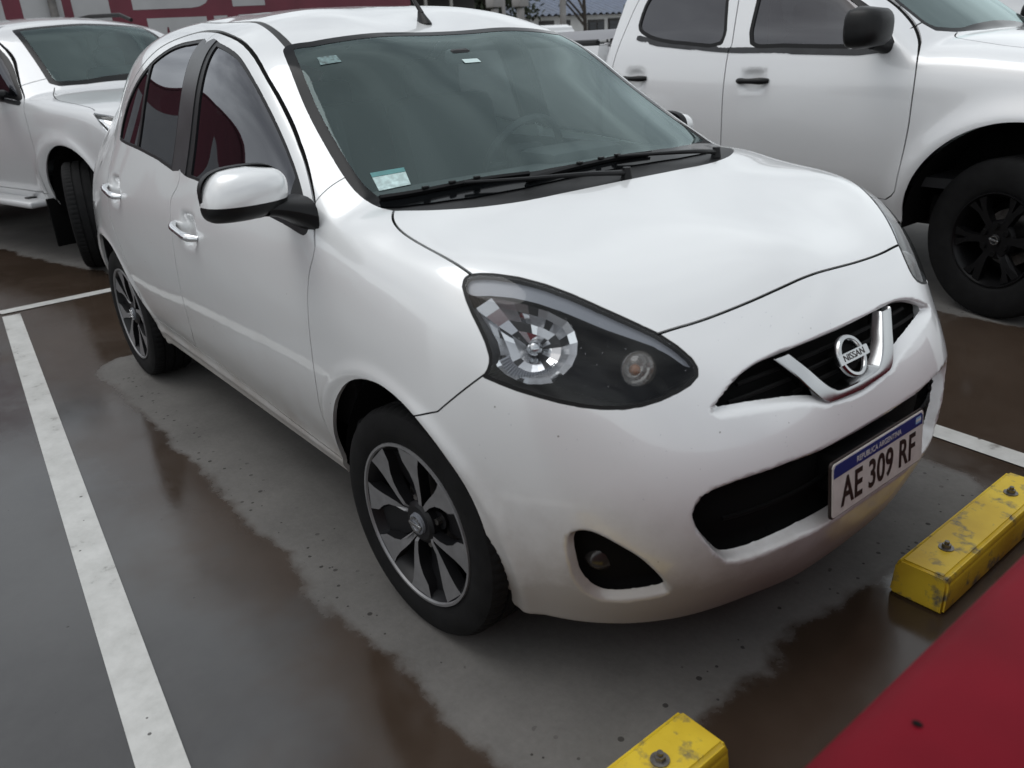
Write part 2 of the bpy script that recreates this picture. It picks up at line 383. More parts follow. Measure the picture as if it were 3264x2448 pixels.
M=dict(
 white=paint_mat('pearl_white_paint',(.745,.755,.755)),
 twhite=paint_mat('truck_white_paint',(.745,.753,.76),dirt=False),
 silver=paint_mat('truck_silver_white_paint',(.63,.635,.64),dirt=False),
 black=pmat('black_plastic',(.005,.005,.0055),.42,bump=.15,bscale=400,spec=.3),
 matte=pmat('matte_black',(.004,.004,.004),.95,spec=.15),
 trim=pmat('window_trim_rubber',(.004,.004,.0045),.4,spec=.25),
 applique=pmat('pillar_film',(.022,.023,.025),.3,var=.35,vscale=12),
 frit=pmat('black_glass_border',(.0035,.004,.0045),.10,spec=.12),
 chrome=pmat('chrome',(.75,.76,.77),.06,1),
 satin=pmat('satin_chrome',(.5,.51,.52),.22,1),
 vbar=pmat('dull_chrome_bar',(.42,.425,.43),.16,1),
 drop=glass_mat('rain_drop',(.97,.98,1),(1,1,1),1.5,film=.12,film_col=(.5,.52,.55)),
 slat=pmat('grille_slat',(.004,.004,.004),.6,spec=.12),
 lampsilver=pmat('lamp_silver',(.48,.485,.50),.24,.85),
 alloy=pmat('machined_alloy',(.25,.25,.255),.42,.55,var=.12,vscale=30),
 alloydark=pmat('dark_alloy_paint',(.008,.008,.009),.4,spec=.3),
 blackalloy=pmat('black_alloy_paint',(.004,.004,.0045),.35,spec=.3),
 rubber=pmat('tyre_rubber',(.0075,.0075,.0078),.8,bump=.3,bscale=150,var=.3,vscale=20,spec=.2),
 seal=pmat('rubber_seal',(.005,.005,.005),.5,spec=.3),
 interior=pmat('interior_plastic',(.03,.03,.032),.7,bump=.2),
 fabric=pmat('seat_fabric',(.035,.036,.04),.95,bump=.5,bscale=300),
 lining=pmat('headliner_cloth',(.28,.28,.28),.95),
 windscreen=glass_mat('windscreen_glass',(.80,.91,.90),(.80,.96,.95),1.52,film=.07,film_col=(.12,.20,.20)),
 film=glass_mat('mirror_film_side_glass',(.12,.125,.125),(.94,.95,1),1.85,film=.5,film_col=(.006,.006,.007)),
 tinted=glass_mat('tinted_side_glass',(.16,.17,.17),(.95,.95,1),1.95,film=.35,film_col=(.006,.006,.007)),
 lens=glass_mat('headlamp_lens',(.95,.96,.97),(1,1,1),1.36),
 orange=pmat('amber_bulb',(.30,.11,.03),.3),
 lampgrey=pmat('headlamp_brow',(.16,.17,.19),.3),
 platewhite=pmat('plate_white',(.62,.60,.56),.45,var=.08,vscale=40),
 plateblue=pmat('plate_blue',(.012,.03,.16),.4),
 plateblack=pmat('plate_black',(.02,.012,.010),.5),
 steel=pmat('galvanised_bolt',(.22,.21,.2),.45,1,var=.3,vscale=60),
 under=pmat('underbody',(.006,.006,.006),.95),
)
# ------------------------------------------------------------------ hatchback body surface
XK=[-3.15,-2.95,-2.75,-2.45,-2.0,-1.4,-.8,-.3,0,.2,.35,.48,.60,.78]
ZK=[.16,.30,.45,.60,.75,.90,1.0,1.12,1.25,1.40,1.54]
WT=[[.52,.62,.68,.715,.725,.725,.725,.722,.71,.73,.715,.66,.53,.20],
[.58,.68,.73,.75,.748,.746,.746,.748,.76,.77,.755,.70,.58,.25],
[.60,.72,.775,.80,.80,.795,.795,.80,.812,.808,.78,.72,.61,.30],
[.60,.73,.79,.822,.828,.823,.822,.825,.83,.82,.788,.73,.62,.30],
[.60,.73,.79,.825,.836,.834,.832,.832,.826,.806,.768,.71,.61,.30],
[.58,.72,.775,.81,.824,.824,.822,.818,.80,.775,.735,.68,.59,.29],
[.55,.69,.745,.778,.795,.797,.797,.796,.772,.745,.70,.65,.57,.28],
[.50,.63,.69,.73,.75,.752,.752,.749,.72,.69,.65,.60,.54,.26],
[.44,.56,.625,.675,.70,.705,.705,.702,.66,.63,.60,.56,.50,.24],
[.36,.47,.545,.605,.635,.642,.641,.632,.59,.56,.54,.50,.45,.2],
[.28,.39,.47,.54,.575,.585,.575,.55,.53,.50,.48,.45,.4,.15]]
Wf=Field(XK,ZK,np.array(WT).T)
HX=[-3.2,-.5,-.2,0,.2,.35,.5,.58,.66,.85];HY=[0,.2,.4,.55,.68,.80,.95]
HT=[[1.0]*7,[1.05,1.05,1.05,1.05,1.04,1.02,.97],
[1.062,1.062,1.058,1.050,1.038,1.015,.97],
[1.017,1.017,1.014,1.008,1.0,.985,.95],
[.968,.969,.968,.966,.962,.95,.92],
[.925,.925,.923,.918,.908,.885,.85],
[.873,.871,.862,.842,.81,.77,.72],
[.833,.83,.813,.785,.74,.69,.64],
[.775,.77,.745,.71,.66,.61,.55],
[.62,.61,.58,.54,.49,.44,.38]]
CX=[-3.2,-3.02,-2.9,-2.75,-2.6,-2.4,-2.1,-1.8,-1.5,-1.2,-.95,-.80,-.6,-.3,0,.3,.85]
CZ=[.75,.98,1.16,1.34,1.42,1.468,1.50,1.516,1.516,1.497,1.458,1.421,1.32,1.155,.99,.82,.50]
CY=[0,.2,.4,.55,.68,.8,.95]
DR=[0,.0070,.030,.0575,.088,.125,.18]
def top_field(HX,HY,HT,CX,CY,CT,k=.03):
    """hood sheet and cabin sheet merged into one height field over (x,|y|)"""
    Tf=Field([-6,1.2],[0,1.1],None,h=.015)
    U,V=np.meshgrid(Tf.u,np.abs(Tf.v),indexing='ij')
    a=Field(HX,HY,HT,even='v')(U.ravel(),V.ravel(),False);b=Field(CX,CY,CT,even='v')(U.ravel(),V.ravel(),False)
    Tf.set(smax(a,b,k).reshape(U.shape));return Tf
Tf=top_field(HX,HY,HT,CX,CY,np.array(CZ)[:,None]-np.array(DR)[None,:])
FY=[0,.15,.3,.42,.52,.60,.68,.76,.90];FZ=[.15,.22,.30,.40,.50,.60,.68,.76,.86,1.0]
FT=[[.66,.715,.75,.765,.757,.72,.672,.618,.545,.42],
[.655,.71,.744,.759,.751,.715,.668,.615,.543,.42],
[.615,.67,.71,.728,.723,.69,.65,.605,.535,.41],
[.57,.625,.665,.686,.684,.655,.622,.585,.52,.39],
[.515,.57,.612,.635,.634,.61,.58,.55,.49,.36],
[.455,.51,.552,.578,.578,.556,.53,.505,.45,.32],
[.38,.43,.475,.50,.50,.48,.46,.44,.39,.26],
[.28,.33,.37,.395,.40,.385,.37,.35,.30,.18],
[.05,.10,.14,.16,.16,.15,.14,.12,.08,-.02]]
Ff=Field(FY,FZ,FT,even='u')
def fbase(x,y,z):
    ay=np.abs(y)
    w,nw=Wf(x,z);dw=(ay-w)*nw
    t,nt_=Tf(x,ay);dt=(z-t)*nt_
    q,nq=Ff(ay,z);df=(x-q)*nq
    dr=-3.07+.10*(ay/.6)**2-x+.03*((z-.7)/.4)**2
    lo=np.clip((x+.1)/.3,0,1)
    kt=.16+.02*lo-.06*np.clip(1-np.abs(x+.55)/.5,0,1)
    f=smax(dw,dt,kt);f=smax(f,df,.14);f=smax(f,dr,.2)
    b=.245-.068*np.clip((x+.2)/.4,0,1)
    return smax(f,b-z,.016)
RB=np.array([[0.592, 0.447, 0.773, -0.0178], [0.506, 0.473, 0.8406, -0.0023], [0.202, 0.698, 0.951, -0.0056], [0.63, 0.231, 0.751, -0.007], [0.683, 0.122, 0.634, -0.0122], [-0.918, 0.521, 1.413, 0.0062], [-0.23, 0.65, 1.034, -0.001], [0.66, 0.0, 0.7, 0.0006], [0.544, 0.0, 0.859, 0.0232], [0.742, 0.2, 0.525, -0.0066], [0.755, 0.2, 0.395, -0.0091], [0.72, 0.0, 0.25, 0.0063], [-0.82, 0.0, 1.421, -0.0032], [-0.937, 0.0, 1.457, -0.004], [0.5586, 0.5516, 0.7147, -0.0122], [0.6699, 0.4953, 0.5838, 0.0289], [0.7294, 0.4076, 0.496, 0.04], [0.683, 0.1118, 0.1914, 0.0015], [0.6557, 0.2578, 0.1847, -0.0165], [0.5904, 0.4265, 0.1722, 0.0016], [0.4745, 0.6061, 0.17, 0.0143], [0.3732, 0.683, 0.1754, -0.0126], [-0.1122, 0.6941, 1.0116, 0.0039], [0.0362, 0.7011, 0.9917, -0.0055], [0.3452, 0.6667, 0.912, 0.0234], [0.4791, 0.6128, 0.8258, 0.0194], [-1.8186, 0.3953, 1.523, 0.0154], [-1.6675, 0.2742, 1.5323, 0.0119], [-1.4451, 0.1429, 1.5371, 0.0029], [-1.383, 0.0191, 1.5361, 0.001], [-1.3049, 0.1767, 1.5287, 0.0031], [-1.1391, 0.2912, 1.5111, 0.0156], [-1.0606, 0.4195, 1.4898, 0.0224], [-0.7053, 0.6284, 1.2858, -0.0033], [-0.5919, 0.6512, 1.212, -0.0067], [-0.4198, 0.6839, 1.1006, -0.0135], [-2.1123, 0.5292, 1.4565, 0.0052], [-2.3096, 0.5513, 1.4045, -0.0053], [-2.4558, 0.561, 1.3328, -0.0194], [-2.5554, 0.5733, 1.2545, -0.0323], [-2.7029, 0.6243, 1.0919, -0.0283], [-2.7429, 0.6907, 1.0222, -0.0087], [-2.7367, 0.7424, 0.8576, -0.0025], [-2.7363, 0.7754, 0.7016, -0.0069], [-1.9041, 0.5032, 1.4913, 0.0094]])
def fskin(x,y,z):
    """hatchback skin without recesses"""
    f=fbase(x,y,z);ay=np.abs(y);r=0
    for a,b,c,w in RB:
        g=(x-a)**2+(z-c)**2
        r=r+w*(np.exp(-(g+(ay-b)**2)/.0968)+(np.exp(-(g+(ay+b)**2)/.0968) if b<.5 else 0))
    return f-r
# ------------------------------------------------------------------ hatchback: recesses, cuts, parts
LAMP_O,LAMP_U,LAMP_V,LAMP_W=[np.array(a) for a in ([.3922,-.6364,.8312],[.6835,.73,0],[-.4392,.4112,.7988],[.5831,-.546,.6016])]
LAMP=np.array([[-.1736,.1523],[-.1544,.1522],[-.1308,.1498],[-.0785,.1388],[-.0242,.1211],[.0321,.0971],[.0877,.0704],[.1433,.0456],[.1986,.0211],[.2353,-.0025],[.2629,-.0257],[.274,-.0442],[.2737,-.062],[.2564,-.0824],[.2297,-.0998],[.1953,-.1168],[.1589,-.1288],[.1232,-.1348],[.0822,-.1349],[.0415,-.1306],[.0006,-.1218],[-.0405,-.1097],[-.0822,-.0954],[-.119,-.0791],[-.1523,-.0622],[-.1429,-.0543],[-.1365,-.0419],[-.136,-.0261],[-.144,.0018],[-.1569,.0312],[-.1717,.062],[-.1843,.094],[-.1929,.1242],[-.1909,.1411],[-.1839,.1502]])
FOG_O,FOG_U,FOG_V,FOG_W=[np.array(a) for a in ([.5322,-.638,.3675],[.7636,.6457,0],[.1338,-.1583,.9783],[.6316,-.747,-.2073])]
FOG=smooth_line([[-.0804,.068],[-.0741,.0834],[-.0566,.0935],[-.0377,.0942],[-.0117,.0839],[.0253,.0618],[.0586,.0365],[.0885,-.0014],[.1116,-.0432],[.1156,-.0607],[.1082,-.0701],[.07,-.0803],[.0235,-.0892],[-.0118,-.0899],[-.0389,-.0768],[-.0577,-.0548],[-.0722,-.0226],[-.0783,.0192],[-.0819,.0484]],3,True)
INTAKE=mirror_poly(smooth_line([(0,.543),(-.06,.543),(-.19,.549),(-.294,.557),(-.408,.559),(-.473,.553),(-.498,.545),(-.513,.534),(-.523,.518),(-.525,.505),(-.516,.474),(-.493,.434),(-.468,.401),(-.445,.380),(-.398,.374),(-.313,.378),(-.192,.383),(0,.382)],3))
GRILLE=mirror_poly(smooth_line([(0,.749),(-.12,.749),(-.219,.748),(-.284,.746),(-.341,.737),(-.394,.719),(-.425,.705),(-.442,.696),(-.425,.688),(-.351,.681),(-.235,.663),(-.169,.648),(-.137,.638),(-.052,.625),(0,.622)],3))
HOOD_SIDE=smooth_line([(-.172,-.648),(-.146,-.667),(-.118,-.682),(-.084,-.692),(-.043,-.697),(.025,-.70),(.109,-.703),(.171,-.704),(.205,-.704)],3)
HOOD_FRONT=smooth_line([(.509,-.474),(.516,-.418),(.522,-.364),(.530,-.264),(.5365,-.18),(.541,-.09),(.542,0)],3)
HOOD_REAR=smooth_line([(-.0265,0),(-.0265,-.12),(-.027,-.214),(-.032,-.352),(-.055,-.466),(-.087,-.544),(-.126,-.605),(-.172,-.648)],3)
lamp3=LAMP_O+LAMP[:,:1]*LAMP_U+LAMP[:,1:]*LAMP_V
HOOD_LAMP=[(.242,-.675),(.284,-.643),(.33,-.612),(.379,-.58),(.425,-.547),(.468,-.512)]
hood_half=[(b,a) for a,b in list(HOOD_REAR)+list(HOOD_SIDE[1:])+HOOD_LAMP+list(HOOD_FRONT)]
HOOD=np.array(hood_half+[(-a,b) for a,b in hood_half[::-1][1:-1]])[:,::-1]
WS_SIDE=smooth_line([(-.862,-.470),(-.880,-.515),(-.874,-.543),(-.836,-.562),(-.691,-.603),(-.583,-.627),(-.465,-.647),(-.376,-.660),(-.324,-.664),(-.284,-.661),(-.241,-.654),(-.172,-.648)],3)
WS_TOP=smooth_line([(-.842,0),(-.842,-.17),(-.843,-.331),(-.855,-.44),(-.862,-.470)],3)
wsh=list(WS_TOP)+list(WS_SIDE[1:])+list(HOOD_REAR[::-1][1:])
WS=np.array(wsh+[(a,-b) for a,b in wsh[::-1][1:-1]])
GB=(np.array([0,.05,.2,.36,.48,.6,.70]),np.array([-.146,-.146,-.153,-.172,-.205,-.252,-.31]))
DLOF=smooth_line([(-1.318,1.437),(-1.192,1.43),(-1.046,1.403),(-.936,1.367),(-.812,1.308),(-.716,1.25),(-.636,1.197),(-.549,1.139),(-.476,1.086),(-.42,1.043),(-.379,1.004),(-.363,.985),(-.371,.971),(-.398,.968),(-.512,.981),(-.8,1.008),(-1.064,1.032),(-1.285,1.05),(-1.29,1.14),(-1.305,1.311)],3,True)
DLOR=smooth_line([(-1.33,1.438),(-1.488,1.445),(-1.599,1.437),(-1.683,1.417),(-1.787,1.38),(-1.917,1.315),(-2.015,1.243),(-2.062,1.175),(-2.07,1.121),(-2.041,1.104),(-1.783,1.088),(-1.55,1.069),(-1.300,1.052),(-1.305,1.2),(-1.315,1.34)],3,True)
FRAME=smooth_line([(-.314,.949),(-.347,1.003),(-.379,1.039),(-.421,1.074),(-.523,1.15),(-.644,1.232),(-.768,1.311),(-.917,1.384),(-1.083,1.434),(-1.282,1.461),(-1.45,1.472),(-1.56,1.470),(-1.70,1.445),(-1.80,1.41),(-1.93,1.345),(-2.03,1.27),(-2.10,1.18),(-2.14,1.08),(-2.17,.97),(-2.185,.88),(-2.17,.79),(-2.13,.72),(-2.095,.64),(-2.08,.55),(-2.085,.45),(-2.10,.372)],3)
DOORF=smooth_line([(-.314,.949),(-.317,.921),(-.333,.881),(-.342,.824),(-.345,.776),(-.356,.68),(-.382,.564),(-.404,.505),(-.425,.42),(-.44,.298)],3)
MID=smooth_line([(-1.34,1.466),(-1.315,1.34),(-1.297,1.2),(-1.29,1.054),(-1.287,1.028),(-1.301,1.0),(-1.338,.97),(-1.353,.941),(-1.354,.85),(-1.366,.755),(-1.402,.643),(-1.448,.528),(-1.496,.453),(-1.548,.402),(-1.60,.350)],3)
SILL=smooth_line([(-2.10,.372),(-1.9,.362),(-1.589,.348),(-1.354,.338),(-1.054,.322),(-.862,.31),(-.677,.303),(-.44,.297)],3)
ARCHF=smooth_line([(-.46,.10),(-.43,.28),(-.395,.385),(-.345,.47),(-.28,.552),(-.207,.617),(-.145,.655),(-.083,.678),(-.019,.689),(.03,.688),(.085,.676),(.137,.652),(.186,.618),(.221,.584),(.256,.539),(.278,.488),(.291,.427),(.295,.358),(.296,.288),(.298,.18),(.298,.1)],3)
ARCHR=smooth_line([(-2.78,.10),(-2.775,.30),(-2.755,.42),(-2.70,.53),(-2.60,.635),(-2.49,.683),(-2.378,.691),(-2.281,.672),(-2.21,.63),(-2.155,.57),(-2.125,.49),(-2.125,.40),(-2.14,.32),(-2.15,.10)],3)
FENDLINE=[(.132,.652),(.203,.68),(.318,.785)]
PILLARLINE=[(-.380,1.035),(-.378,1.06),(-.374,1.10)]
HANDLES=[(-1.195,.874),(-2.05,.917)]
pm_housing=pmat('headlamp_black_housing',(.004,.004,.0045),.3,spec=.12)
M['satin_lens']=pmat('fog_lamp_glass',(.05,.046,.044),.2,.3);M['reflector']=pmat('lamp_reflector',(.46,.46,.46),.22,1)
def sheet(name,rows,mat,parent,thick=0,smooth=.8):
    """grid of points (list of rows) as a sheet"""
    n=len(rows[0]);V=[p for r in rows for p in r];F=[(i*n+j,i*n+j+1,(i+1)*n+j+1,(i+1)*n+j) for i in range(len(rows)-1) for j in range(n-1)]
    return link(name,mesh_of(name,V,F),mat,parent,smooth)
M['ribbed']=glass_mat('ribbed_clear_cover',(.80,.78,.74),(1,1,1),1.5,film=.12,film_col=(.30,.27,.24),rough=.15)
def root(fn,a,b,shape,n=9):
    # march in from the outside, Newton style (f is close to a distance)
    t=np.full(shape,float(b));s=np.sign(a-b)
    for _ in range(n):
        t=t+s*np.clip(fn(t),-.3,.3)*1.02
    return t
def surf(f,a,b,ax,start,end):
    a,b=np.broadcast_arrays(np.asarray(a,float),np.asarray(b,float));sh_=a.shape;a,b=a.ravel(),b.ravel()
    order={0:lambda t:f(t,a,b),1:lambda t:f(a,t,b),2:lambda t:f(a,b,t)}[ax]
    r=root(order,end,start,a.shape).reshape(sh_);return float(r) if sh_==() else r
def surf_y(x,z,f): return surf(f,x,z,1,-1.1,-.3)
def surf_x(y,z,f): return surf(f,y,z,0,1.0,.2)
def surf_z(x,y,f): return surf(f,x,y,2,1.8,.7)
def S01(t): t=np.clip(t,0,1);return t*t*(3-2*t)
def sub_eval(mask,fn,x,y,z):
    r=np.zeros(x.shape)
    if mask.any(): r[mask]=fn(x[mask],y[mask],z[mask])
    return r
def loc2(x,y,z,O,U,V): return (x-O[0])*U[0]+(-np.abs(y)-O[1])*U[1]+(z-O[2])*U[2],(x-O[0])*V[0]+(-np.abs(y)-O[1])*V[1]+(z-O[2])*V[2]
def fcar(x,y,z):
    f=fskin(x,y,z);ay=np.abs(y)
    near=np.abs(f)<.14
    fr=near&(x>.4)
    f=f+sub_eval(fr&(z>.33)&(z<.61)&(ay<.58),lambda a,b,c:.036*S01((.010-poly_sdf(b,c,INTAKE))/.022),x,y,z)
    f=f+sub_eval(fr&(z>.59)&(z<.78)&(ay<.50),lambda a,b,c:.024*S01((.007-poly_sdf(b,c,GRILLE))/.020),x,y,z)
    def fog(a,b,c):
        u,v=loc2(a,b,c,FOG_O,FOG_U,FOG_V);return .030*S01((.012-poly_sdf(u,v,FOG))/.026)
    f=f+sub_eval(near&(x>.40)&(x<.70)&(ay>.48)&(z<.50),fog,x,y,z)
    for hx,hz in HANDLES:
        f=f+.024*np.exp(-((x-hx-.005)/.055)**4-((z-hz)/.048)**4)*near
    # pressed wheel lips and the sill ridge
    for wx in (-.03,-2.45):
        r=np.hypot(x-wx,z-.31);f=f-.007*np.exp(-((r-.385)/.022)**2)*near*(ay>.5)
    f=f-.006*np.exp(-((z-(.283+.022*np.clip((-x-.44)/1.6,0,1)))/.016)**2)*near*(x<-.42)*(x>-2.12)*(ay>.6)
    return f
V0,Q0=surfnet(fcar,(-3.2,-.93,.13),(.87,.045,1.58),.0092)
V0=project(fcar,V0)
sh=Shell(V0,Q0)
sh.split(lambda V:V[:,1],'half');sh.T=sh.T[sh.L['half']];sh.L={}
def side(fn,zmin=0): return lambda V:fn(V[:,0],V[:,2])
def band(pts,g): return lambda V:line_dist(V[:,0],V[:,2],pts)-g/2
def tband(pts,g,zm=.6):
    def fn(V):
        d=line_dist(V[:,0],V[:,1],pts)-g/2;return np.where(V[:,2]>zm,d,1.)
    return fn
def lampuv(V): d=V-LAMP_O;return d@LAMP_U,d@LAMP_V,d@LAMP_W
def lampf(off):
    def fn(V):
        u,v,w=lampuv(V);d=poly_sdf(u,v,LAMP)+off;return np.where(np.abs(w)<.2,d,1.)
    return fn
sh.split(side(lambda x,z:poly_sdf(x,z,ARCHF)),'archf');sh.split(side(lambda x,z:poly_sdf(x,z,ARCHR)),'archr')
keep=~(sh.L['archf']|sh.L['archr'])|(sh.cen()[:,1]>-.45)
sh.T=sh.T[keep];sh.L={}
sh.split(lampf(-.002),'lampout');sh.split(lampf(.006),'lamp')
top=[(.242,-.675),(.284,-.643)]
def brow(V):
    u,v,w=lampuv(V);return np.where(np.abs(w)<.2,line_dist(u,v,LAMP[1:11])-np.interp(u,[-.19,-.05,.1,.26],[.05,.042,.036,.016]),1.)
sh.split(brow,'brow')
def topp(poly,off=0): return lambda V:np.where(V[:,2]>.6,poly_sdf(V[:,0],V[:,1],poly)+off,1.)
sh.split(topp(WS),'ws')
def glass(V):
    d=np.maximum(poly_sdf(V[:,0],V[:,1],WS)+.030,V[:,0]-np.interp(np.abs(V[:,1]),*GB));return np.where(V[:,2]>.8,d,1.)
sh.split(glass,'glass')
def cowl(V): return np.where((V[:,2]>.8)&(V[:,0]>-.45),V[:,0]*0-(V[:,0]-np.interp(np.abs(V[:,1]),[0,.3,.45,.55,.62,.68],[-.095,-.098,-.115,-.15,-.19,-.28])),1.)
sh.split(cowl,'cowl')
sh.split(topp(HOOD),'hood')
hi_=lambda V:V[:,2]>.6
sh.gap(HOOD_SIDE,.0062,'g1',(0,1),hi_);sh.gap(HOOD_FRONT,.005,'g2',(0,1),hi_)
fl_=lambda V:V[:,1]<-.3
for nm,ln,gw in (('g3',FRAME,.007),('g4',DOORF,.0048),('g5',MID,.0045),('g6',SILL,.005),('g7',FENDLINE,.004),('g8',PILLARLINE,.0038)): sh.gap(ln,gw,nm,(0,2),fl_)
sh.split(side(lambda x,z:poly_sdf(x,z,DLOF)),'dlof');sh.split(side(lambda x,z:poly_sdf(x,z,DLOR)),'dlor')
# glass inside the trims; mirror triangle and divider stay trim
FG=[(-1.205,1.5),(-1.205,1.38),(-1.19,.9),(-.515,.9),(-.515,1.5)]
sh.split(side(lambda x,z:np.maximum(poly_sdf(x,z,DLOF)+.009,poly_sdf(x,z,[(-1.215,1.6),(-1.185,.9),(-.50,.9),(-.50,1.6)]))),'fglass')
sh.split(side(lambda x,z:np.maximum(poly_sdf(x,z,DLOR)+.010,poly_sdf(x,z,[(-1.385,.9),(-1.395,1.6),(-1.75,1.6),(-1.80,.9)]))),'rglass')
sh.split(side(lambda x,z:np.maximum(poly_sdf(x,z,DLOR)+.010,poly_sdf(x,z,[(-1.822,.9),(-1.772,1.6),(-2.4,1.6),(-2.4,.9)]))),'qglass')
sh.split(side(lambda x,z:np.maximum(np.minimum(poly_sdf(x,z,DLOF),poly_sdf(x,z,DLOR)),poly_sdf(x,z,[(-1.245,1.6),(-1.235,.9),(-1.365,.9),(-1.385,1.6)]))),'bpil')
def frontp(poly,off,xm=.4): return lambda V:np.where(V[:,0]>xm,poly_sdf(V[:,1],V[:,2],poly)+off,1.)
sh.split(frontp(INTAKE,.007),'intake');sh.split(frontp(GRILLE,.006),'grille')
def fogf(V):
    d=V-FOG_O;u,v,w=d@FOG_U,d@FOG_V,d@FOG_W;return np.where(np.abs(w)<.15,poly_sdf(u,v,FOG)+.006,1.)
sh.split(fogf,'fog')
DITCH=smooth_line([(-.868,-.527),(-.966,-.512),(-1.065,-.498),(-1.241,-.475),(-1.6,-.455),(-2.3,-.44)],3)
sh.split(lambda V:np.where(V[:,2]>1.2,line_dist(V[:,0],V[:,1],DITCH)-np.interp(V[:,0],[-2.3,-1.3,-1.05,-.9],[.006,.006,.010,.012]),1.),'ditch')
HATCH=[(-.52,1.10),(.52,1.10),(.46,1.33),(.40,1.37),(-.40,1.37),(-.46,1.33)]
sh.split(lambda V:np.where(V[:,0]<-2.6,poly_sdf(V[:,1],V[:,2],HATCH),1.),'hatch')
CN=normals(fcar,sh.V);Cc=sh.cen();Cn=CN[sh.T].mean(1);L=sh.L
cx,cy,cz=Cc.T
left=np.ones(len(sh.T),bool)
def take(mask):
    global left
    r=left&mask;left=left&~r;return sh.T[r]
FD=np.concatenate([DOORF[::-1],FRAME[1:]]);                      # front edge then roof frame
def inside(poly): return poly_sdf(cx,cz,np.array(poly))<0
midx=MID
iM=np.argmin(np.abs(FRAME[:,0]+1.34))
FDOOR=np.concatenate([FRAME[:iM+1],MID,SILL[SILL[:,0]>-1.60],DOORF[::-1]])
RDOOR=np.concatenate([FRAME[iM:],SILL[SILL[:,0]<-1.60],MID[::-1]])
P={}
inB=(poly_sdf(cx,cz,np.array([(-1.25,1.056),(-1.36,1.062),(-1.375,1.432),(-1.25,1.430)]))<0)
P['gapg']=take(~inB&(L['g1']|L['g2']|((L['g3']|L['g4']|L['g5']|L['g6']|L['g7']|L['g8'])&~L['dlof']&~L['dlor']&~L['lampout']&~L['ws']&~L['hood'])&(cy<-.3)))
P['under']=take((Cn[:,2]<-.75)&(cz<.34))
P['intake']=take(L['intake']);P['grille']=take(L['grille']);P['fog']=take(L['fog'])
lm=L['lamp'];P['lamp']=sh.T[left&lm];P['brow']=sh.T[left&lm&L['brow']];take(lm)
P['lampseal']=take(L['lampout'])
P['hood']=take(L['hood'])
P['glass']=take(L['ws']&L['glass']);P['cowl']=take(L['ws']&L['cowl']);P['frit']=take(L['ws'])
for k in('fglass','rglass','qglass'):P[k]=take(L[k])
P['bpil']=take(L['bpil']|((poly_sdf(cx,cz,np.array([(-1.25,1.056),(-1.36,1.062),(-1.375,1.432),(-1.25,1.430)]))<0)&(cy<-.4)));P['ftrim']=take(L['dlof']);P['rtrim']=take(L['dlor'])
P['ditch']=take(L['ditch'])
P['hatch']=take(L['hatch'])
sd=cy<-.35
P['fdoor']=take(inside(FDOOR)&sd);P['rdoor']=take(inside(RDOOR)&sd)
fp=np.concatenate([[(.132,.652),(.203,.68),(.318,.785),(.45,.84),(.535,.846),(.9,.90),(.9,.1),(.2,.1)]])
P['bumper']=take(inside(fp))
fn=np.concatenate([[(-.374,1.2),(-.378,1.06),(-.380,1.035)],DOORF,[(-.44,.1),(.4,.1),(.4,1.2)]])
P['fender']=take(inside(fn)&(cx>-.46))
P['sill']=take((cz<.40)&(cx<-.3)&(cx>-2.16)&sd)
P['body']=take(left)
car=empty('hatchback_car',(0,0,0),0,'white five-door hatchback with water-marked dry concrete under it, nearest car in the middle','car')
W_=M['white']
def sp(name,key,mat,parent=car,**k):
    if len(P[key])==0: print('EMPTY',key);return None
    return shell_part(name,sh.V,P[key],CN,mat,parent,**k)
sp('body_shell','body',W_,both=True)
headl=sh.T[np.isin(np.arange(len(sh.T)),np.arange(len(sh.T)))&(L['half'] if 'half' in L else True)] if False else P['body'][sh.V[P['body']].mean(1)[:,2]>1.02]
shell_part('headliner',sh.V,headl,CN,M['lining'],car,flange=0,both=True,offset=-.03)
hood=sp('hood','hood',W_,both=True)
bumper=sp('front_bumper','bumper',W_,both=True,flange=.03)
sp('panel_gap','gapg',M['matte'],both=True,flange=0,offset=-.007)
sp('underbody','under',M['under'],both=True,flange=0)
sp('windscreen','glass',M['windscreen'],both=True,flange=0,offset=-.001)
sp('windscreen_border','frit',M['frit'],both=True,flange=.01)
sp('cowl_panel','cowl',M['black'],both=True,flange=.01,offset=-.004)
sp('hatch_window','hatch',M['film'],both=True,flange=0)
gr=sp('grille','grille',M['matte'],both=True,flange=0,offset=-.03)
it=sp('lower_intake','intake',M['matte'],both=True,flange=0,offset=-.03)
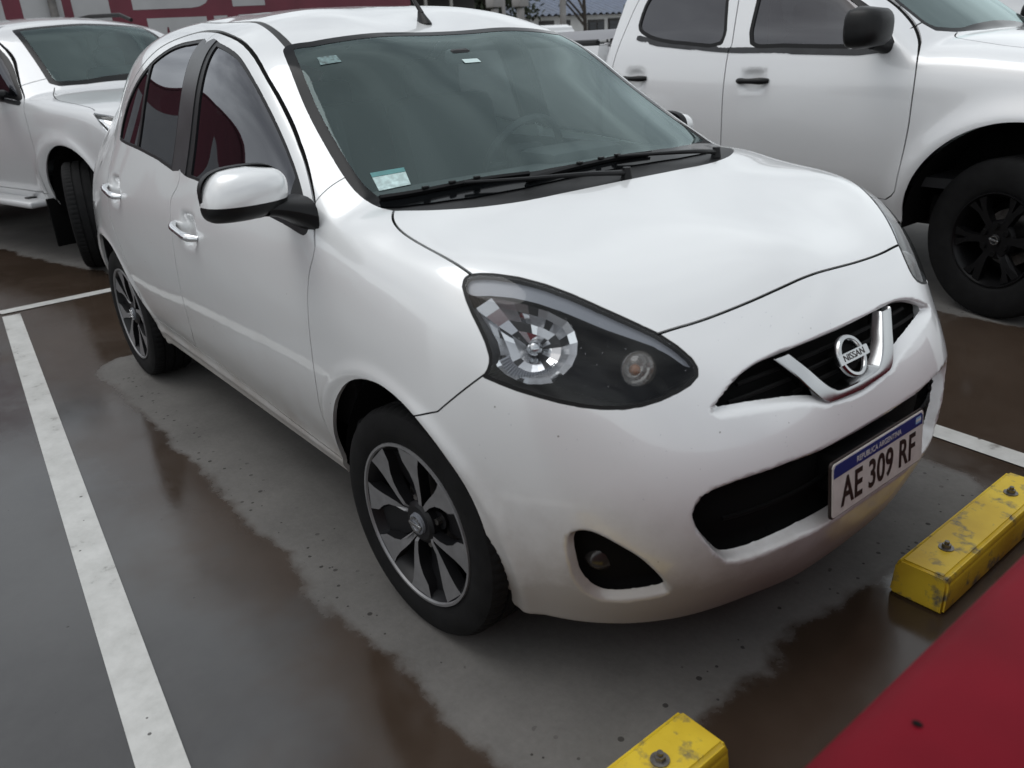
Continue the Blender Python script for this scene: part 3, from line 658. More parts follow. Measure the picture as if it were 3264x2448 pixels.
for mir in (False,True):
    k=dict(mirror=mir)
    sp('roof_moulding','ditch',M['trim'],flange=0,offset=-.003,**k)
    sp('fender','fender',W_,**k);sp('side_sill','sill',W_,**k)
    fd=sp('front_door','fdoor',W_,**k);rd=sp('rear_door','rdoor',W_,**k)
    sp('window_glass','fglass',M['film'],fd,flange=0,offset=-.006,**k);sp('window_trim','ftrim',M['trim'],fd,flange=.008,offset=-.002,**k)
    sp('window_glass','rglass',M['film'],rd,flange=0,offset=-.006,**k);sp('quarter_window','qglass',M['film'],rd,flange=0,offset=-.006,**k);sp('window_trim','rtrim',M['trim'],rd,flange=.008,offset=-.002,**k)
    sp('pillar_cover','bpil',M['applique'],car,flange=.004,offset=.001,**k)
    fg=sp('fog_lamp_recess','fog',M['matte'],bumper,flange=0,offset=-.02,**k)
    lp=empty('headlamp');lp.parent=car
    sp('lens','lamp',M['lens'],lp,flange=0,**k);sp('lens_seal','lampseal',M['seal'],lp,flange=.02,offset=-.0015,**k)
    sp('lamp_housing','lamp',pm_housing,lp,flange=-.106,offset=-.11,**k)
    sp('lamp_brow','brow',M['lampgrey'],lp,flange=0,offset=-.012,**k)
    sg=np.array([1,-1 if mir else 1,1.])
    Pt=lambda u,v,w:(LAMP_O+LAMP_U*u+LAMP_V*v+LAMP_W*w)*sg
    def bowl(name,c,ax,R,dep,mat,parent,ribs=0):
        o=lathe(name,[(R*math.sqrt(t),-dep*(1-t)+(.0025 if i%2 else 0)) for i,t in enumerate(np.linspace(0.02,1,6))]+[(R*1.012,.001)],mat,parent,n=18,smooth=.02)
        o.rotation_mode='QUATERNION';o.rotation_quaternion=Vector((0,1,0)).rotation_difference(Vector(ax));o.location=c;return o
    ax=np.array([.92,-.32,.12])*sg
    # faceted main reflector filling the rear half of the lamp
    RP=np.array([(-.176,.112),(-.125,.100),(-.07,.088),(-.02,.070),(.022,.046),(.038,.015),(.036,-.020),(.022,-.052),(-.012,-.078),(-.055,-.082),(-.098,-.066),(-.126,-.040),(-.132,-.010),(-.150,.036),(-.168,.078)])
    RC=np.array([-.050,.004]);rows=[]
    nA=22
    for a_ in np.linspace(0,2*math.pi,nA+1):
        dv=np.array([math.cos(a_),math.sin(a_)]);best=.05
        for k_ in range(len(RP)):
            p0,p1=RP[k_]-RC,RP[(k_+1)%len(RP)]-RC;e_=p1-p0;den=dv[0]*e_[1]-dv[1]*e_[0]
            if abs(den)<1e-9: continue
            tt_=(p0[0]*e_[1]-p0[1]*e_[0])/den;ss_=(p0[0]*dv[1]-p0[1]*dv[0])/den
            if tt_>0 and -1e-6<=ss_<=1+1e-6: best=tt_
        rows.append([tuple(Pt(*(RC+dv*best*q_),-.006-.050*(1-q_**2)+(.004 if (n_%2) else 0))) for n_,q_ in enumerate((.16,.40,.62,.82,1.0))])
    rf_=sheet('reflector',rows,[M['lampsilver'],M['chrome'],M['alloydark']],lp,smooth=.02)
    rq=random.Random(11);rf_.data.polygons.foreach_set('material_index',[rq.choice((0,0,0,1,0,1,0,2)) for _ in rf_.data.polygons])
    b=bm_obj('bulb_shield',(lambda bm:(bmesh.ops.create_uvsphere(bm,u_segments=16,v_segments=10,radius=.016),bm)[1])(bmesh.new()),M['satin'],lp,3);b.location=Pt(-.05,.004,-.040)
    bowl('signal_reflector',Pt(.155,-.045,-.034),ax,.036,.03,M['lampsilver'],lp)
    b=bm_obj('signal_bulb',(lambda bm:(bmesh.ops.create_uvsphere(bm,u_segments=16,v_segments=10,radius=.012),bm)[1])(bmesh.new()),M['orange'],lp,3);b.location=Pt(.150,-.047,-.036)
    b=bm_obj('signal_cover',(lambda bm:(bmesh.ops.create_uvsphere(bm,u_segments=24,v_segments=14,radius=.036),bm)[1])(bmesh.new()),M['ribbed'],lp,3);b.location=Pt(.157,-.045,-.034)
    # chrome side wing and lower fluted strip
    # fluted crescent on the lower edge of the main reflector
    q0=Vector((0,1,0)).rotation_difference(Vector(ax));cb=Vector(Pt(-.048,.004,-.004))
    rows=[]
    for k_,a_ in enumerate(np.linspace(math.radians(-5),math.radians(-120),47)):
        aa=a_ if not mir else math.pi-a_
        rows.append([tuple(cb+q0@Vector((r_*math.cos(-a_),.004+.0025*(k_%2),r_*math.sin(a_)))) for r_ in(.058,.080)])
    sheet('fluted_crescent',rows,M['lampgrey'],lp,smooth=.1)
    Ff_=lambda u,v,w:(FOG_O+FOG_U*u+FOG_V*v+FOG_W*w)*sg
    o=lathe('fog_lamp',[(.001,.004),(.02,.003),(.036,-.004),(.040,-.012),(.040,-.03)],M['satin_lens'],bumper,n=32,smooth=.9)
    o.rotation_mode='QUATERNION';o.rotation_quaternion=Vector((0,1,0)).rotation_difference(Vector((.97,-.2*sg[1],0)));o.location=Ff_(.000,-.018,-.050);o.scale=(1.25,1,.85)
    # door handles
    for (hx,hz),dr in zip(HANDLES,(fd,rd)):
        pts=[]
        for t in np.linspace(-1,1,13):
            x=hx-.010+t*.105;z=hz-t*.013
            yy=-np.abs(surf_y(x,z,fskin))-.001
            out=.030*(1-abs(t)**4)-.004+(.0 if t<0 else 0)
            pts.append((x,(yy-out)*sg[1],z))
        R=[.008,.0115,.013,.0125,.0115,.011,.011,.0112,.0122,.0135,.014,.0125,.009]
        tube('door_handle',pts,R,M['chrome'],dr,14)
# ------------------------------------------------------------------ hatchback: fittings
# chrome V on the grille
VI=smooth_line([(-.192,.747),(-.156,.710),(-.128,.679),(-.102,.657),(-.074,.646),(0,.643)],5)
VO=smooth_line([(-.240,.747),(-.200,.706),(-.170,.668),(-.140,.640),(-.105,.632),(0,.6255)],5)
rows=[]
full=lambda L_:np.concatenate([L_,(L_*[-1,1])[::-1][1:]])
vi,vo=full(VI),full(VO)
tt,hh=np.array([(0,-.03),(0,.006),(.06,.0085),(.5,.0095),(.94,.0085),(1,.005),(1,-.03)]).T
qq=vi[:,None]+(vo-vi)[:,None]*tt[None,:,None];xx=surf_x(qq[...,0],qq[...,1],fskin)+hh-.004
rows=[[(x,a,b) for x,(a,b) in zip(xr,qr)] for xr,qr in zip(xx,qq)]
vch=sheet('chrome_v_bar',rows,M['vbar'],gr,smooth=.45)
# dark slats behind the openings
for zz,hw_,par in ((.715,.34,gr),(.690,.38,gr),(.664,.20,gr),(.462,.44,it)):
    ys=np.linspace(-hw_,hw_,25);xs=surf_x(ys,np.full(25,zz),fskin)-(.030 if zz>.6 else .046)
    tube('grille_slat',[(x,y,zz) for x,y in zip(xs,ys)],.005,M['slat'],par,6)
# round emblem with cross bar
em=empty('emblem');em.parent=car
ex=surf_x(0,.695,fskin)+.002;er=Vector((0,1,0)),Vector((-.52,0,.854)),Vector((.854,0,.52))
EF=lambda h:(Vector((ex,.004,.697))+er[2]*h,er[0],er[1],er[2])
prism('emblem_backing',[(.030*math.cos(a),.030*math.sin(a)) for a in np.linspace(0,2*math.pi,32,endpoint=False)],-.04,-.006,EF(0),M['matte'],em)
ring=[]
for k in range(49):
    a=2*math.pi*k/48;row=[]
    for r_,h in ((.0365,-.006),(.037,.001),(.040,.005),(.0465,.0055),(.050,.002),(.0505,-.006)):
        o,u,v,w=EF(h);row.append(tuple(o+u*(r_*math.cos(a))+v*(r_*math.sin(a))))
    ring.append(row)
sheet('emblem_ring',ring,M['vbar'],em)
prism('emblem_bar',[(-.061,-.0115),(.061,-.0115),(.061,.0115),(-.061,.0115)],-.004,.0075,EF(0),M['vbar'],em,bev=.0015)
text_mesh('emblem_lettering','NISSAN',.0215,EF(.0079),M['plateblack'],em,sx=1.18,depth=.0004)
# number plate
px=.757;pt=-.10
pu,pv,pw=Vector((0,1,0)),Vector((math.sin(pt),0,math.cos(pt))),Vector((math.cos(pt),0,-math.sin(pt)))
PF=lambda h:(Vector((px,.006,.462))+pw*h,pu,pv,pw)
def rrect(w,h,r,n=5):
    o=[]
    for cx_,cy_,a0 in ((w-r,h-r,0),(-w+r,h-r,90),(-w+r,-h+r,180),(w-r,-h+r,270)):
        for k in range(n+1):
            a=math.radians(a0+90*k/n);o.append((cx_+r*math.cos(a),cy_+r*math.sin(a)))
    return o
plate=empty('number_plate');plate.parent=car
prism('plate_frame',rrect(.203,.068,.012),-.006,.0,PF(0),M['plateblack'],plate,bev=.001)
prism('plate_face',rrect(.199,.0645,.010),0,.002,PF(0),M['platewhite'],plate,bev=.0006)
prism('plate_band',[(-.194,.030),(.194,.030),(.194,.052),(.186,.060),(-.186,.060),(-.194,.052)],.002,.0028,PF(0),M['plateblue'],plate)
text_mesh('plate_country','REPUBLICA ARGENTINA',.0195,tuple([PF(.0031)[0]+pv*.0435+pu*-.006,pu,pv,pw]),M['platewhite'],plate,sx=.92,depth=.0002)
text_mesh('plate_number','AE 309 RF',.096,tuple([PF(.0026)[0]+pv*-.018,pu,pv,pw]),M['plateblack'],plate,sx=.76,depth=.0006,space=1.04,bold=.0016)
prism('plate_flag',[(.160,.038),(.184,.038),(.184,.054),(.160,.054)],.0028,.0032,PF(0),pmat('flag_light_blue',(.25,.42,.62),.4),plate)
prism('plate_flag_stripe',[(.160,.043),(.184,.043),(.184,.049),(.160,.049)],.0032,.0035,PF(0),M['platewhite'],plate)
box('plate_bracket',(.700,.006,.462),(.08,.26,.09),M['black'],car,.004)
# wing mirrors
def mirror_(sg,fold=0):
    t=empty('wing_mirror');t.parent=car
    c=np.array([-.415,-.912,1.088])
    def sup(n,m,sx,sy,sz,z0,z1,back,name,mat,grow=0):
        rows=[]
        for i in range(n+1):
            zt=z0+(z1-z0)*i/n;row=[]
            for j in range(m+1):
                a=math.pi*j/m  # from outer edge round the front to inner edge
                k=max(0,1-abs(zt)**2.6)**(1/2.6)
                yy=-math.cos(a);xx=math.sin(a)
                yy=np.sign(yy)*abs(yy)**.8;xx=abs(xx)**.75
                taper=1-.12*max(0,yy)
                row.append(((c[0]+back+(sx+grow)*xx*k),(c[1]+(sy+grow)*yy*(.35+.65*k)*(1-.06*zt)+.012*zt)*sg,c[2]+(sz+grow)*zt*taper))
            rows.append(row)
        return sheet(name,rows,mat,t,smooth=3)
    cap=sup(14,28,.088,.102,.062,-.30,1,0,'mirror_cap',W_)
    low=sup(8,28,.086,.102,.062,-1.0,-.31,0,'mirror_lower_shell',M['black'],.001)
    # rim and glass at the rear
    rim=[];nn=40
    for j in range(nn+1):
        a=2*math.pi*j/nn;cy_=np.sign(math.cos(a))*abs(math.cos(a))**.7;cz_=np.sign(math.sin(a))*abs(math.sin(a))**.7
        rim.append([(c[0]+b,(c[1]+r_*cy_)*sg,c[2]+rz*cz_) for b,r_,rz in ((.012,.104,.064),(-.004,.106,.066),(-.012,.104,.063),(-.012,.092,.052))])
    sheet('mirror_rim',rim,M['black'],t)
    prism('mirror_glass',[(.094*np.sign(math.cos(a))*abs(math.cos(a))**.7,.054*np.sign(math.sin(a))*abs(math.sin(a))**.7) for a in np.linspace(0,2*math.pi,36,endpoint=False)],0,.002,((c[0]-.010,c[1]*sg,c[2]),(0,1,0),(0,0,1),(-1,0,0)),M['chrome'],t)
    # foot: arm from the shell to the window triangle
    rows=[]
    for tt in np.linspace(0,1,9):
        y=-.880+(-.775+.880)*tt;zc=1.050+(1.020-1.050)*tt**1.5;hx=.060+.026*tt**2;hz=.021+.024*tt**2;xc=-.405+.008*tt
        rows.append([(xc+hx*math.copysign(abs(math.cos(a))**.7,math.cos(a)),y*sg,zc+hz*math.copysign(abs(math.sin(a))**.7,math.sin(a))) for a in np.linspace(0,2*math.pi,21)])
    if not fold: sheet('mirror_arm',rows,M['black'],t)
    if fold:
        pv_=Vector((-.40,-.80*sg,0));m_=Matrix.Translation(pv_)@Matrix.Rotation(fold,4,'Z')@Matrix.Translation(-pv_)
        for ch in t.children:
            if ch.name.split('.')[0]!='mirror_arm': ch.data.transform(Matrix.Translation((-.06,-.01,-.03))@m_)
    return t
mirror_(1);mirror_(-1,math.radians(84))
# wipers
def wiper(arm,blade,name='wiper'):
    t=empty(name);t.parent=car
    A=smooth_line([(x,y,surf_z(x,y,fcar)+h) for x,y,h in arm],6);tube('wiper_arm',A,[.0075+(-.003)*i/(len(A)-1) for i in range(len(A))],M['black'],t,8)
    B=smooth_line([(x,y,surf_z(x,y,fcar)+.010) for x,y in blade],6)
    rows=[[(p[0]-.002,p[1],p[2]-.009),(p[0]-.004,p[1],p[2]+.001),(p[0]+.003,p[1],p[2]+.005),(p[0]+.007,p[1],p[2]-.001),(p[0]+.003,p[1],p[2]-.009)] for p in B]
    sheet('wiper_blade',rows,M['black'],t,smooth=.5)
    m=len(B)//2
    for i in (m-4,m,m+4): box('wiper_clip',(B[i][0]+.003,B[i][1],B[i][2]+.006),(.011,.018,.007),M['trim'],t,.002)
    bm=bmesh.new();bmesh.ops.create_cone(bm,cap_ends=True,segments=16,radius1=.016,radius2=.011,depth=.03);bmesh.ops.translate(bm,vec=tuple(A[0]),verts=bm.verts)
    bm_obj('wiper_pivot',bm,M['black'],t)
wiper([(-.045,.02,.010),(-.055,-.12,.022),(-.10,-.30,.020),(-.165,-.44,.018)],[(-.14,-.25),(-.168,-.36),(-.192,-.46),(-.222,-.56),(-.255,-.635)])
wiper([(-.085,.46,.010),(-.075,.36,.022),(-.098,.22,.02),(-.118,.06,.018)],[(-.130,.21),(-.130,.10),(-.126,0),(-.122,-.13),(-.115,-.28)])
# aerial
az=surf_z(-.945,0,fcar)
an=empty('roof_aerial');an.parent=car
rows=[]
for t,(hx,hy) in zip((0,.25,.6,1),((.034,.021),(.030,.017),(.020,.012),(.010,.008))):
    rows.append([(-.945-.02*t+hx*math.cos(a),hy*math.sin(a),az-.004+.040*t) for a in np.linspace(0,2*math.pi,17)])
sheet('aerial_base',rows,M['black'],an)
tube('aerial_rod',[(-.955,0,az+.028),(-1.0,0,az+.075),(-1.11,0,az+.20)],[.008,.006,.004],M['black'],an,8)
# stickers inside the glass
def sticker(name,c4,mat,extra=None):
    G=np.array([[lerp2(c4,j/4,i/4) for j in range(5)] for i in range(5)]);Zs=surf_z(G[...,0],G[...,1],fskin)+.0012
    rows=[[(x,y,z) for (x,y),z in zip(gr_,zr)] for gr_,zr in zip(G,Zs)]
    return sheet(name,rows,mat,car)
st_w=pmat('paper_sticker',(.42,.55,.54),.5,var=.35,vscale=60);st_t=pmat('sticker_teal',(.05,.20,.20),.4,var=.2,vscale=50)
def lerp2(c4,u,v):
    a,b,c,d=[np.array(q) for q in c4];return tuple((a*(1-u)+b*u)*(1-v)+(d*(1-u)+c*u)*v)
c4=[(-.351,-.60),(-.321,-.516),(-.262,-.537),(-.286,-.616)]
sticker('inspection_sticker',[lerp2(c4,0,.26),lerp2(c4,1,.26),lerp2(c4,1,1),lerp2(c4,0,1)],st_w)
sticker('inspection_sticker_header',[lerp2(c4,0,0),lerp2(c4,1,0),lerp2(c4,1,.24),lerp2(c4,0,.24)],st_t)
sticker('toll_tag',[(-.657,-.066),(-.655,-.008),(-.636,-.007),(-.637,-.068)],pmat('white_tag',(.55,.68,.67),.4))
sticker('old_sticker',[(-.774,-.492),(-.76,-.438),(-.729,-.439),(-.742,-.50)],pmat('worn_sticker',(.12,.19,.19),.5,var=.6,vscale=90))
# interior
def seat(x,y,w=.25):
    t=empty('front_seat');t.parent=car
    box('seat_cushion',(x+.22,y,.58),(.52,w*2,.16),M['fabric'],t,.05)
    box('seat_back',(x-.10,y,.90),(.16,w*1.95,.62),M['fabric'],t,.06,Matrix.Rotation(-.28,3,'Y'))
    box('headrest',(x-.22,y,1.255),(.10,.25,.17),M['fabric'],t,.045,Matrix.Rotation(-.15,3,'Y'))
seat(-1.25,-.36);seat(-1.25,.36)
rs=empty('rear_bench');rs.parent=car
box('seat_cushion',(-1.95,0,.58),(.5,1.2,.16),M['fabric'],rs,.05);box('seat_back',(-2.25,0,.88),(.16,1.2,.55),M['fabric'],rs,.05,Matrix.Rotation(-.3,3,'Y'))
for y in(-.35,.35): box('headrest',(-2.38,y,1.19),(.09,.24,.13),M['fabric'],rs,.04)
rows=[]
for x,z in ((-.17,.965),(-.30,.995),(-.45,1.01),(-.60,1.005),(-.68,.975),(-.70,.90),(-.68,.70),(-.60,.5)):
    rows.append([(x+.06*abs(y)**2*(-1),y,z-.03*abs(y)**3) for y in np.linspace(-.70,.70,25)])
sheet('dashboard',rows,M['interior'],car,smooth=1)
box('instrument_hood',(-.62,.35,1.01),(.20,.34,.07),M['interior'],car,.03)
sw=empty('steering_wheel');sw.parent=car
c=Vector((-.90,.36,.97));rt=Matrix.Rotation(math.radians(-65),3,'Y')
tube('wheel_rim',[c+rt@Vector((.175*math.cos(a),.175*math.sin(a),0)) for a in np.linspace(0,2*math.pi,41)],.014,M['interior'],sw,8)
box('wheel_hub',tuple(c),(.14,.16,.05),M['interior'],sw,.02,rt)
for a in(0,math.pi,-math.pi/2): tube('wheel_spoke',[c,c+rt@Vector((.17*math.sin(a),.17*math.cos(a),0))],.014,M['interior'],sw,6)
box('interior_mirror',(-.72,-.035,1.352),(.05,.075,.045),M['interior'],car,.012)
box('cabin_floor',(-1.3,0,.34),(2.3,1.3,.04),M['interior'],car)
for y in(-.70,.70): box('door_card',(-1.25,y,.70),(1.75,.03,.62),M['interior'],car,.01)
box('parcel_shelf',(-2.52,0,1.0),(.35,1.15,.03),M['interior'],car)
# wheel-arch liners
for A_,nm in ((ARCHF,'f'),(ARCHR,'r')):
    for sg in(1,-1):
        pts=[p for p in A_ if p[1]>.27];cxm=(pts[0][0]+pts[-1][0])/2
        grow=[(cxm+(p[0]-cxm)*1.012,p[1]+.004) for p in pts]
        rows=[[(p[0],-.745*sg,p[1]) for p in grow],[(p[0],-.47*sg,p[1]) for p in grow],[(cxm,-.47*sg,.2) for p in grow]]
        sheet('wheel_arch_liner',rows,M['matte'],car,smooth=.5)
# wheels
def tyre_profile(R,w,rim):
    h=w/2
    half=[(rim,h*.86),(rim+.008,h*.93),(rim+.03,h*1.0),(rim+(R-rim)*.55,h*1.03),(R-.022,h*.99),(R-.010,h*.93),(R-.004,h*.84)]
    tread=[(R,h*.74),(R,h*.50),(R-.007,h*.49),(R-.007,h*.42),(R+.0005,h*.41),(R+.001,h*.06),(R-.007,h*.05)]
    one=half+tread
    return [(r,-y) for r,y in one]+[(r,y) for r,y in one[::-1]]
def make_tyre(R,w,rim,parent,n=288,slot=3):
    prof=tyre_profile(R,w,rim);m=len(prof)
    sh_={6,7,8,m-7,m-8,m-9}
    return lathe('tyre',prof,M['rubber'],parent,n=n,mod=lambda i,j,r:r-(.003 if (i in sh_ and j%4==0) else 0),smooth=.5)
def make_wheel(R,w,rimR,style,parent=None,label=None):
    """local Y axis is the axle, outer face at -Y"""
    t=empty('wheel');t.parent=parent;h=w/2
    make_tyre(R,w,rimR-.004,t)
    dark=M['alloydark'] if style==8 else M['blackalloy'];face=M['alloy'] if style==8 else M['blackalloy']
    rm=lathe('rim',[(rimR+.004,-h*.93),(rimR+.003,-h*.985),(rimR-.003,-h*.985),(rimR-.006,-h*.93),(rimR-.018,-h*.80),(rimR-.03,-h*.3),(rimR-.045,h*.2),(rimR-.045,h*.85),(rimR,h*.9)],[face,dark],t,n=72,smooth=.6,mi=[0,0,0,1,1,1,1,1])
    lathe('brake_disc',[(.02,-h*.05),(rimR*.62,-h*.05),(rimR*.62,h*.1),(.02,h*.1)],M['steel'],t,n=40)
    lathe('wheel_backing',[(.01,h*.3),(rimR-.03,h*.3)],M['matte'],t,n=40)
    def zf(r): return -h*.93+.016*(1-(r/rimR))**1.0*1.0+(.010 if r<.05 else 0)
    def blade(pl,name,mats,depth=.03):
        bm=bmesh.new();f=[bm.verts.new((x,zf(math.hypot(x,y)),y)) for x,y in pl];n_=len(f)
        b=[bm.verts.new((x*.97,zf(math.hypot(x,y))+depth,y*.97)) for x,y in pl]
        fa=bm.faces.new(f);fa.material_index=0
        for i in range(n_):
            q=bm.faces.new((f[i],b[i],b[(i+1)%n_],f[(i+1)%n_]));q.material_index=1
        bmesh.ops.triangulate(bm,faces=[fa]);return bm_obj(name,bm,mats,t,.5)
    def pol(r,a): return (r*math.cos(a),r*math.sin(a))
    if style==8:
        off=math.radians(66)
        for k in range(4):
            ac=off+k*math.pi/2
            for s in(-1,1):
                # V pair: root near ac, tip swung by 22 degrees and flared
                inner=[(.048,.03),(.065,.04),(.09,.105),(.12,.165),(.15,.205),(.18,.215),(rimR-.006,.195)]
                outer=[(.040,.24),(.060,.235),(.09,.285),(.12,.36),(.145,.46),(.170,.58),(rimR-.006,.60)]
                pl_=[pol(r,ac+s*a) for r,a in inner]+[pol(r,ac+s*a) for r,a in outer[::-1]]
                if s<0: pl_=pl_[::-1]
                blade(pl_,'spoke',[face,dark])
            # recessed web with lug hole between pairs
            a2=ac+math.pi/4
            bm=bmesh.new();bmesh.ops.create_cone(bm,cap_ends=True,segments=20,radius1=.020,radius2=.024,depth=.02,matrix=Matrix.Translation((.062*math.cos(a2),-h*.42,.062*math.sin(a2)))@Matrix.Rotation(math.pi/2,4,'X'))
            bm_obj('lug_pocket',bm,dark,t)
            bm=bmesh.new();bmesh.ops.create_cone(bm,cap_ends=True,segments=6,radius1=.010,radius2=.009,depth=.02,matrix=Matrix.Translation((.062*math.cos(a2),-h*.55,.062*math.sin(a2)))@Matrix.Rotation(math.pi/2,4,'X'))
            bm_obj('lug_nut',bm,M['steel'],t)
            web=[pol(.03,a2-.5),pol(.09,a2-.42),pol(.14,a2-.34),pol(rimR-.02,a2-.22),pol(rimR-.02,a2+.22),pol(.14,a2+.34),pol(.09,a2+.42),pol(.03,a2+.5)]
            bm=bmesh.new();vs=[bm.verts.new((x,-h*.25-.2*(math.hypot(x,y)),y)) for x,y in web];bm.faces.new(vs);bm_obj('spoke_web',bm,dark,t)
    else:
        for k in range(6):
            ac=k*math.pi/3+.25
            pl_=[pol(.05,ac-.35),pol(.10,ac-.17),pol(.16,ac-.15),pol(rimR-.01,ac-.24),pol(rimR-.01,ac-.04),pol(.17,ac-.02),pol(.15,ac+.02),pol(rimR-.01,ac+.06),pol(rimR-.01,ac+.24),pol(.16,ac+.15),pol(.10,ac+.17),pol(.05,ac+.35)]
            blade(pl_,'spoke',[face,dark],.04)
            a2=ac+math.pi/6
            bm=bmesh.new();bmesh.ops.create_cone(bm,cap_ends=True,segments=12,radius1=.013,radius2=.013,depth=.02,matrix=Matrix.Translation((.066*math.cos(a2),-h*.86,.066*math.sin(a2)))@Matrix.Rotation(math.pi/2,4,'X'))
            bm_obj('lug_nut',bm,M['matte'],t)
    hub=lathe('hub',[(.001,-h*.80),(.045,-h*.80),(.056,-h*.72),(.058,-h*.3)] if style==8 else [(.001,-h*.84),(.085,-h*.84),(.095,-h*.7),(.095,-h*.2)],dark,t,n=32)
    cap=lathe('centre_cap',[(.001,-h*.90),(.020,-h*.90),(.0275,-h*.87),(.029,-h*.80)],M['lampgrey'] if style==8 else dark,t,n=28)
    lathe('cap_ring',[(.017,-h*.90),(.0175,-h*.925),(.0215,-h*.925),(.022,-h*.90)],M['satin'],t,n=28)
    box('cap_bar',(0,-h*.915,0),(.050,.004,.009),M['satin'],t,.001)
    return t
wh=make_wheel(.303,.186,.212,8,car)
wh.location=(.011,-.708,.303);wh.rotation_euler=(0,0,math.radians(3.0))
for (x,y,rz,ry) in ((-2.45,-.694,0,35),(0,.708,math.pi,0),(-2.45,.694,math.pi,20)):
    c_=copy_tree(wh,car);c_.location=(x,y,.303);c_.rotation_euler=(0,math.radians(ry),rz)

# rain drops left on the lamp, the glass and the nose
rnd=np.random.RandomState(4);DV=[];DF=[]
def drops(T,n,r0,r1):
    T=T[rnd.randint(0,len(T),n)]
    for t_ in T:
        w_=rnd.dirichlet((1,1,1));p=Vector((sh.V[t_]*w_[:,None]).sum(0));n_=Vector(CN[t_].mean(0)).normalized();u=n_.orthogonal().normalized();v=n_.cross(u);r=rnd.uniform(r0,r1);o=len(DV)
        for k in range(6): DV.append(p+(u*math.cos(k*math.pi/3)+v*math.sin(k*math.pi/3))*r)
        for k in range(6): DV.append(p+(u*math.cos(k*math.pi/3)+v*math.sin(k*math.pi/3))*r*.6+n_*r*.4)
        DV.append(p+n_*r*.5)
        for k in range(6):
            q=(k+1)%6;DF.append((o+k,o+q,o+6+q,o+6+k));DF.append((o+6+k,o+6+q,o+12))
gt=P['glass'];gz=sh.V[gt].mean(1);up_=gt[(gz[:,2]>1.28)|(gz[:,1]<-.45)]
drops(P['lamp'],60,.0008,.0018);drops(up_,110,.0008,.0016);drops(gt,50,.0008,.0014);drops(P['bumper'][sh.V[P['bumper']].mean(1)[:,2]>.55],60,.0008,.0018)
o=link('rain_drops',mesh_of('rain_drops',DV,DF),M['drop'],car,3);o['kind']='stuff'
# ------------------------------------------------------------------ pickup bodies (local frame: front axle centre on the ground)
def make_truck(WT,XK_,ZK_,hood,cab,FT_,rear,bot,flare,kt=.10,hand=()):
    Wt=Field(XK_,ZK_,np.array(WT).T,h=.03,sig=1.3)
    HXk,HYk,HTt=hood;CXk,CZk,DRk=cab
    Tt=top_field(HXk,HYk,HTt,CXk,HYk,np.array(CZk)[:,None]-np.array(DRk)[None,:])
    def f(x,y,z):
        ay=np.abs(y)
        w,nw=Wt(x,z);d=(ay-w)*nw
        t,n=Tt(x,ay);d=smax(d,(z-t)*n,kt)
        d=smax(d,x-(FT_-.22*(ay/.9)**3-.10*((z-.75)/.4)**2),.14)
        d=smax(d,rear(z)-x,.06);d=smax(d,bot-z,.03)
        r=np.hypot(x,z-.40)
        d=d-flare[0]*np.exp(-((r-flare[1])/flare[2])**2)*(ay>.5)*(np.abs(d)<.2)
        for hx,hz in hand: d=d+.020*np.exp(-((x-hx)/.075)**4-((z-hz)/.052)**4)*(np.abs(d)<.1)
        return d
    return f
YK_=[0,.2,.4,.6,.75,.85,1.0]
# white dark-mirrored pickup
TAX=[-2.9,-2.5,-1.8,-1.0,-.4,0,.4,.65,.85,1.0];TAZ=[.40,.55,.70,.90,1.05,1.18,1.30,1.5,1.68,1.82]
TAW=[[.78,.80,.80,.80,.82,.84,.84,.80,.70,.5],[.86,.87,.87,.87,.88,.89,.89,.85,.75,.55],[.90,.90,.90,.90,.905,.91,.91,.87,.78,.6],[.915,.915,.915,.915,.915,.915,.905,.87,.78,.6],[.91,.91,.912,.912,.91,.90,.885,.85,.76,.58],[.885,.89,.892,.892,.885,.87,.855,.82,.73,.55],[.85,.855,.86,.86,.85,.83,.81,.78,.7,.5],[.77,.775,.785,.785,.77,.75,.73,.70,.6,.4],[.69,.70,.71,.71,.695,.67,.65,.6,.5,.3],[.62,.63,.64,.64,.62,.6,.58,.5,.4,.2]]
TAH=([-3,-.5,0,.4,.7,.85,1.0],YK_,[[1.2]*7,[1.315,1.313,1.305,1.285,1.255,1.22,1.16],[1.262,1.26,1.252,1.235,1.21,1.18,1.12],[1.20,1.20,1.193,1.18,1.16,1.13,1.08],[1.10,1.10,1.095,1.085,1.06,1.03,.98],[1.02,1.02,1.01,.99,.96,.93,.88],[.85,.85,.84,.82,.78,.75,.7]])
TAC=([-3.2,-2.7,-2.4,-1.9,-1.5,-1.25,-1.05,-.8,-.4,0,.5],[1.70,1.755,1.785,1.80,1.785,1.75,1.68,1.52,1.25,.98,.65],[0,.008,.028,.06,.095,.125,.18])
ftruck=make_truck(TAW,TAX,TAZ,TAH,TAC,.93,lambda z:-2.70+.30*np.clip(z-1.2,0,1)*.5,.42,(.034,.54,.075),hand=((-1.466,1.106),(-2.39,1.12)))
# silver-white pickup in the row behind
fsil=make_truck(TAW,TAX,TAZ,([-3,-.5,0,.4,.7,.85,1.0],YK_,[[1.2]*7,[1.235,1.235,1.23,1.22,1.205,1.19,1.15],[1.195,1.194,1.19,1.18,1.165,1.145,1.10],[1.145,1.145,1.14,1.135,1.12,1.10,1.06],[1.07,1.07,1.065,1.055,1.04,1.01,.96],[.99,.99,.98,.97,.94,.91,.86],[.82,.82,.81,.80,.76,.73,.7]]),([-3.2,-2.7,-2.4,-1.9,-1.5,-1.2,-1.0,-.75,-.35,0,.5],[1.68,1.735,1.765,1.785,1.775,1.74,1.675,1.52,1.25,1.0,.7],[0,.008,.028,.06,.095,.125,.18]),.90,lambda z:-2.70+.3*np.clip(z-1.2,0,1)*.5,.42,(.022,.50,.06))
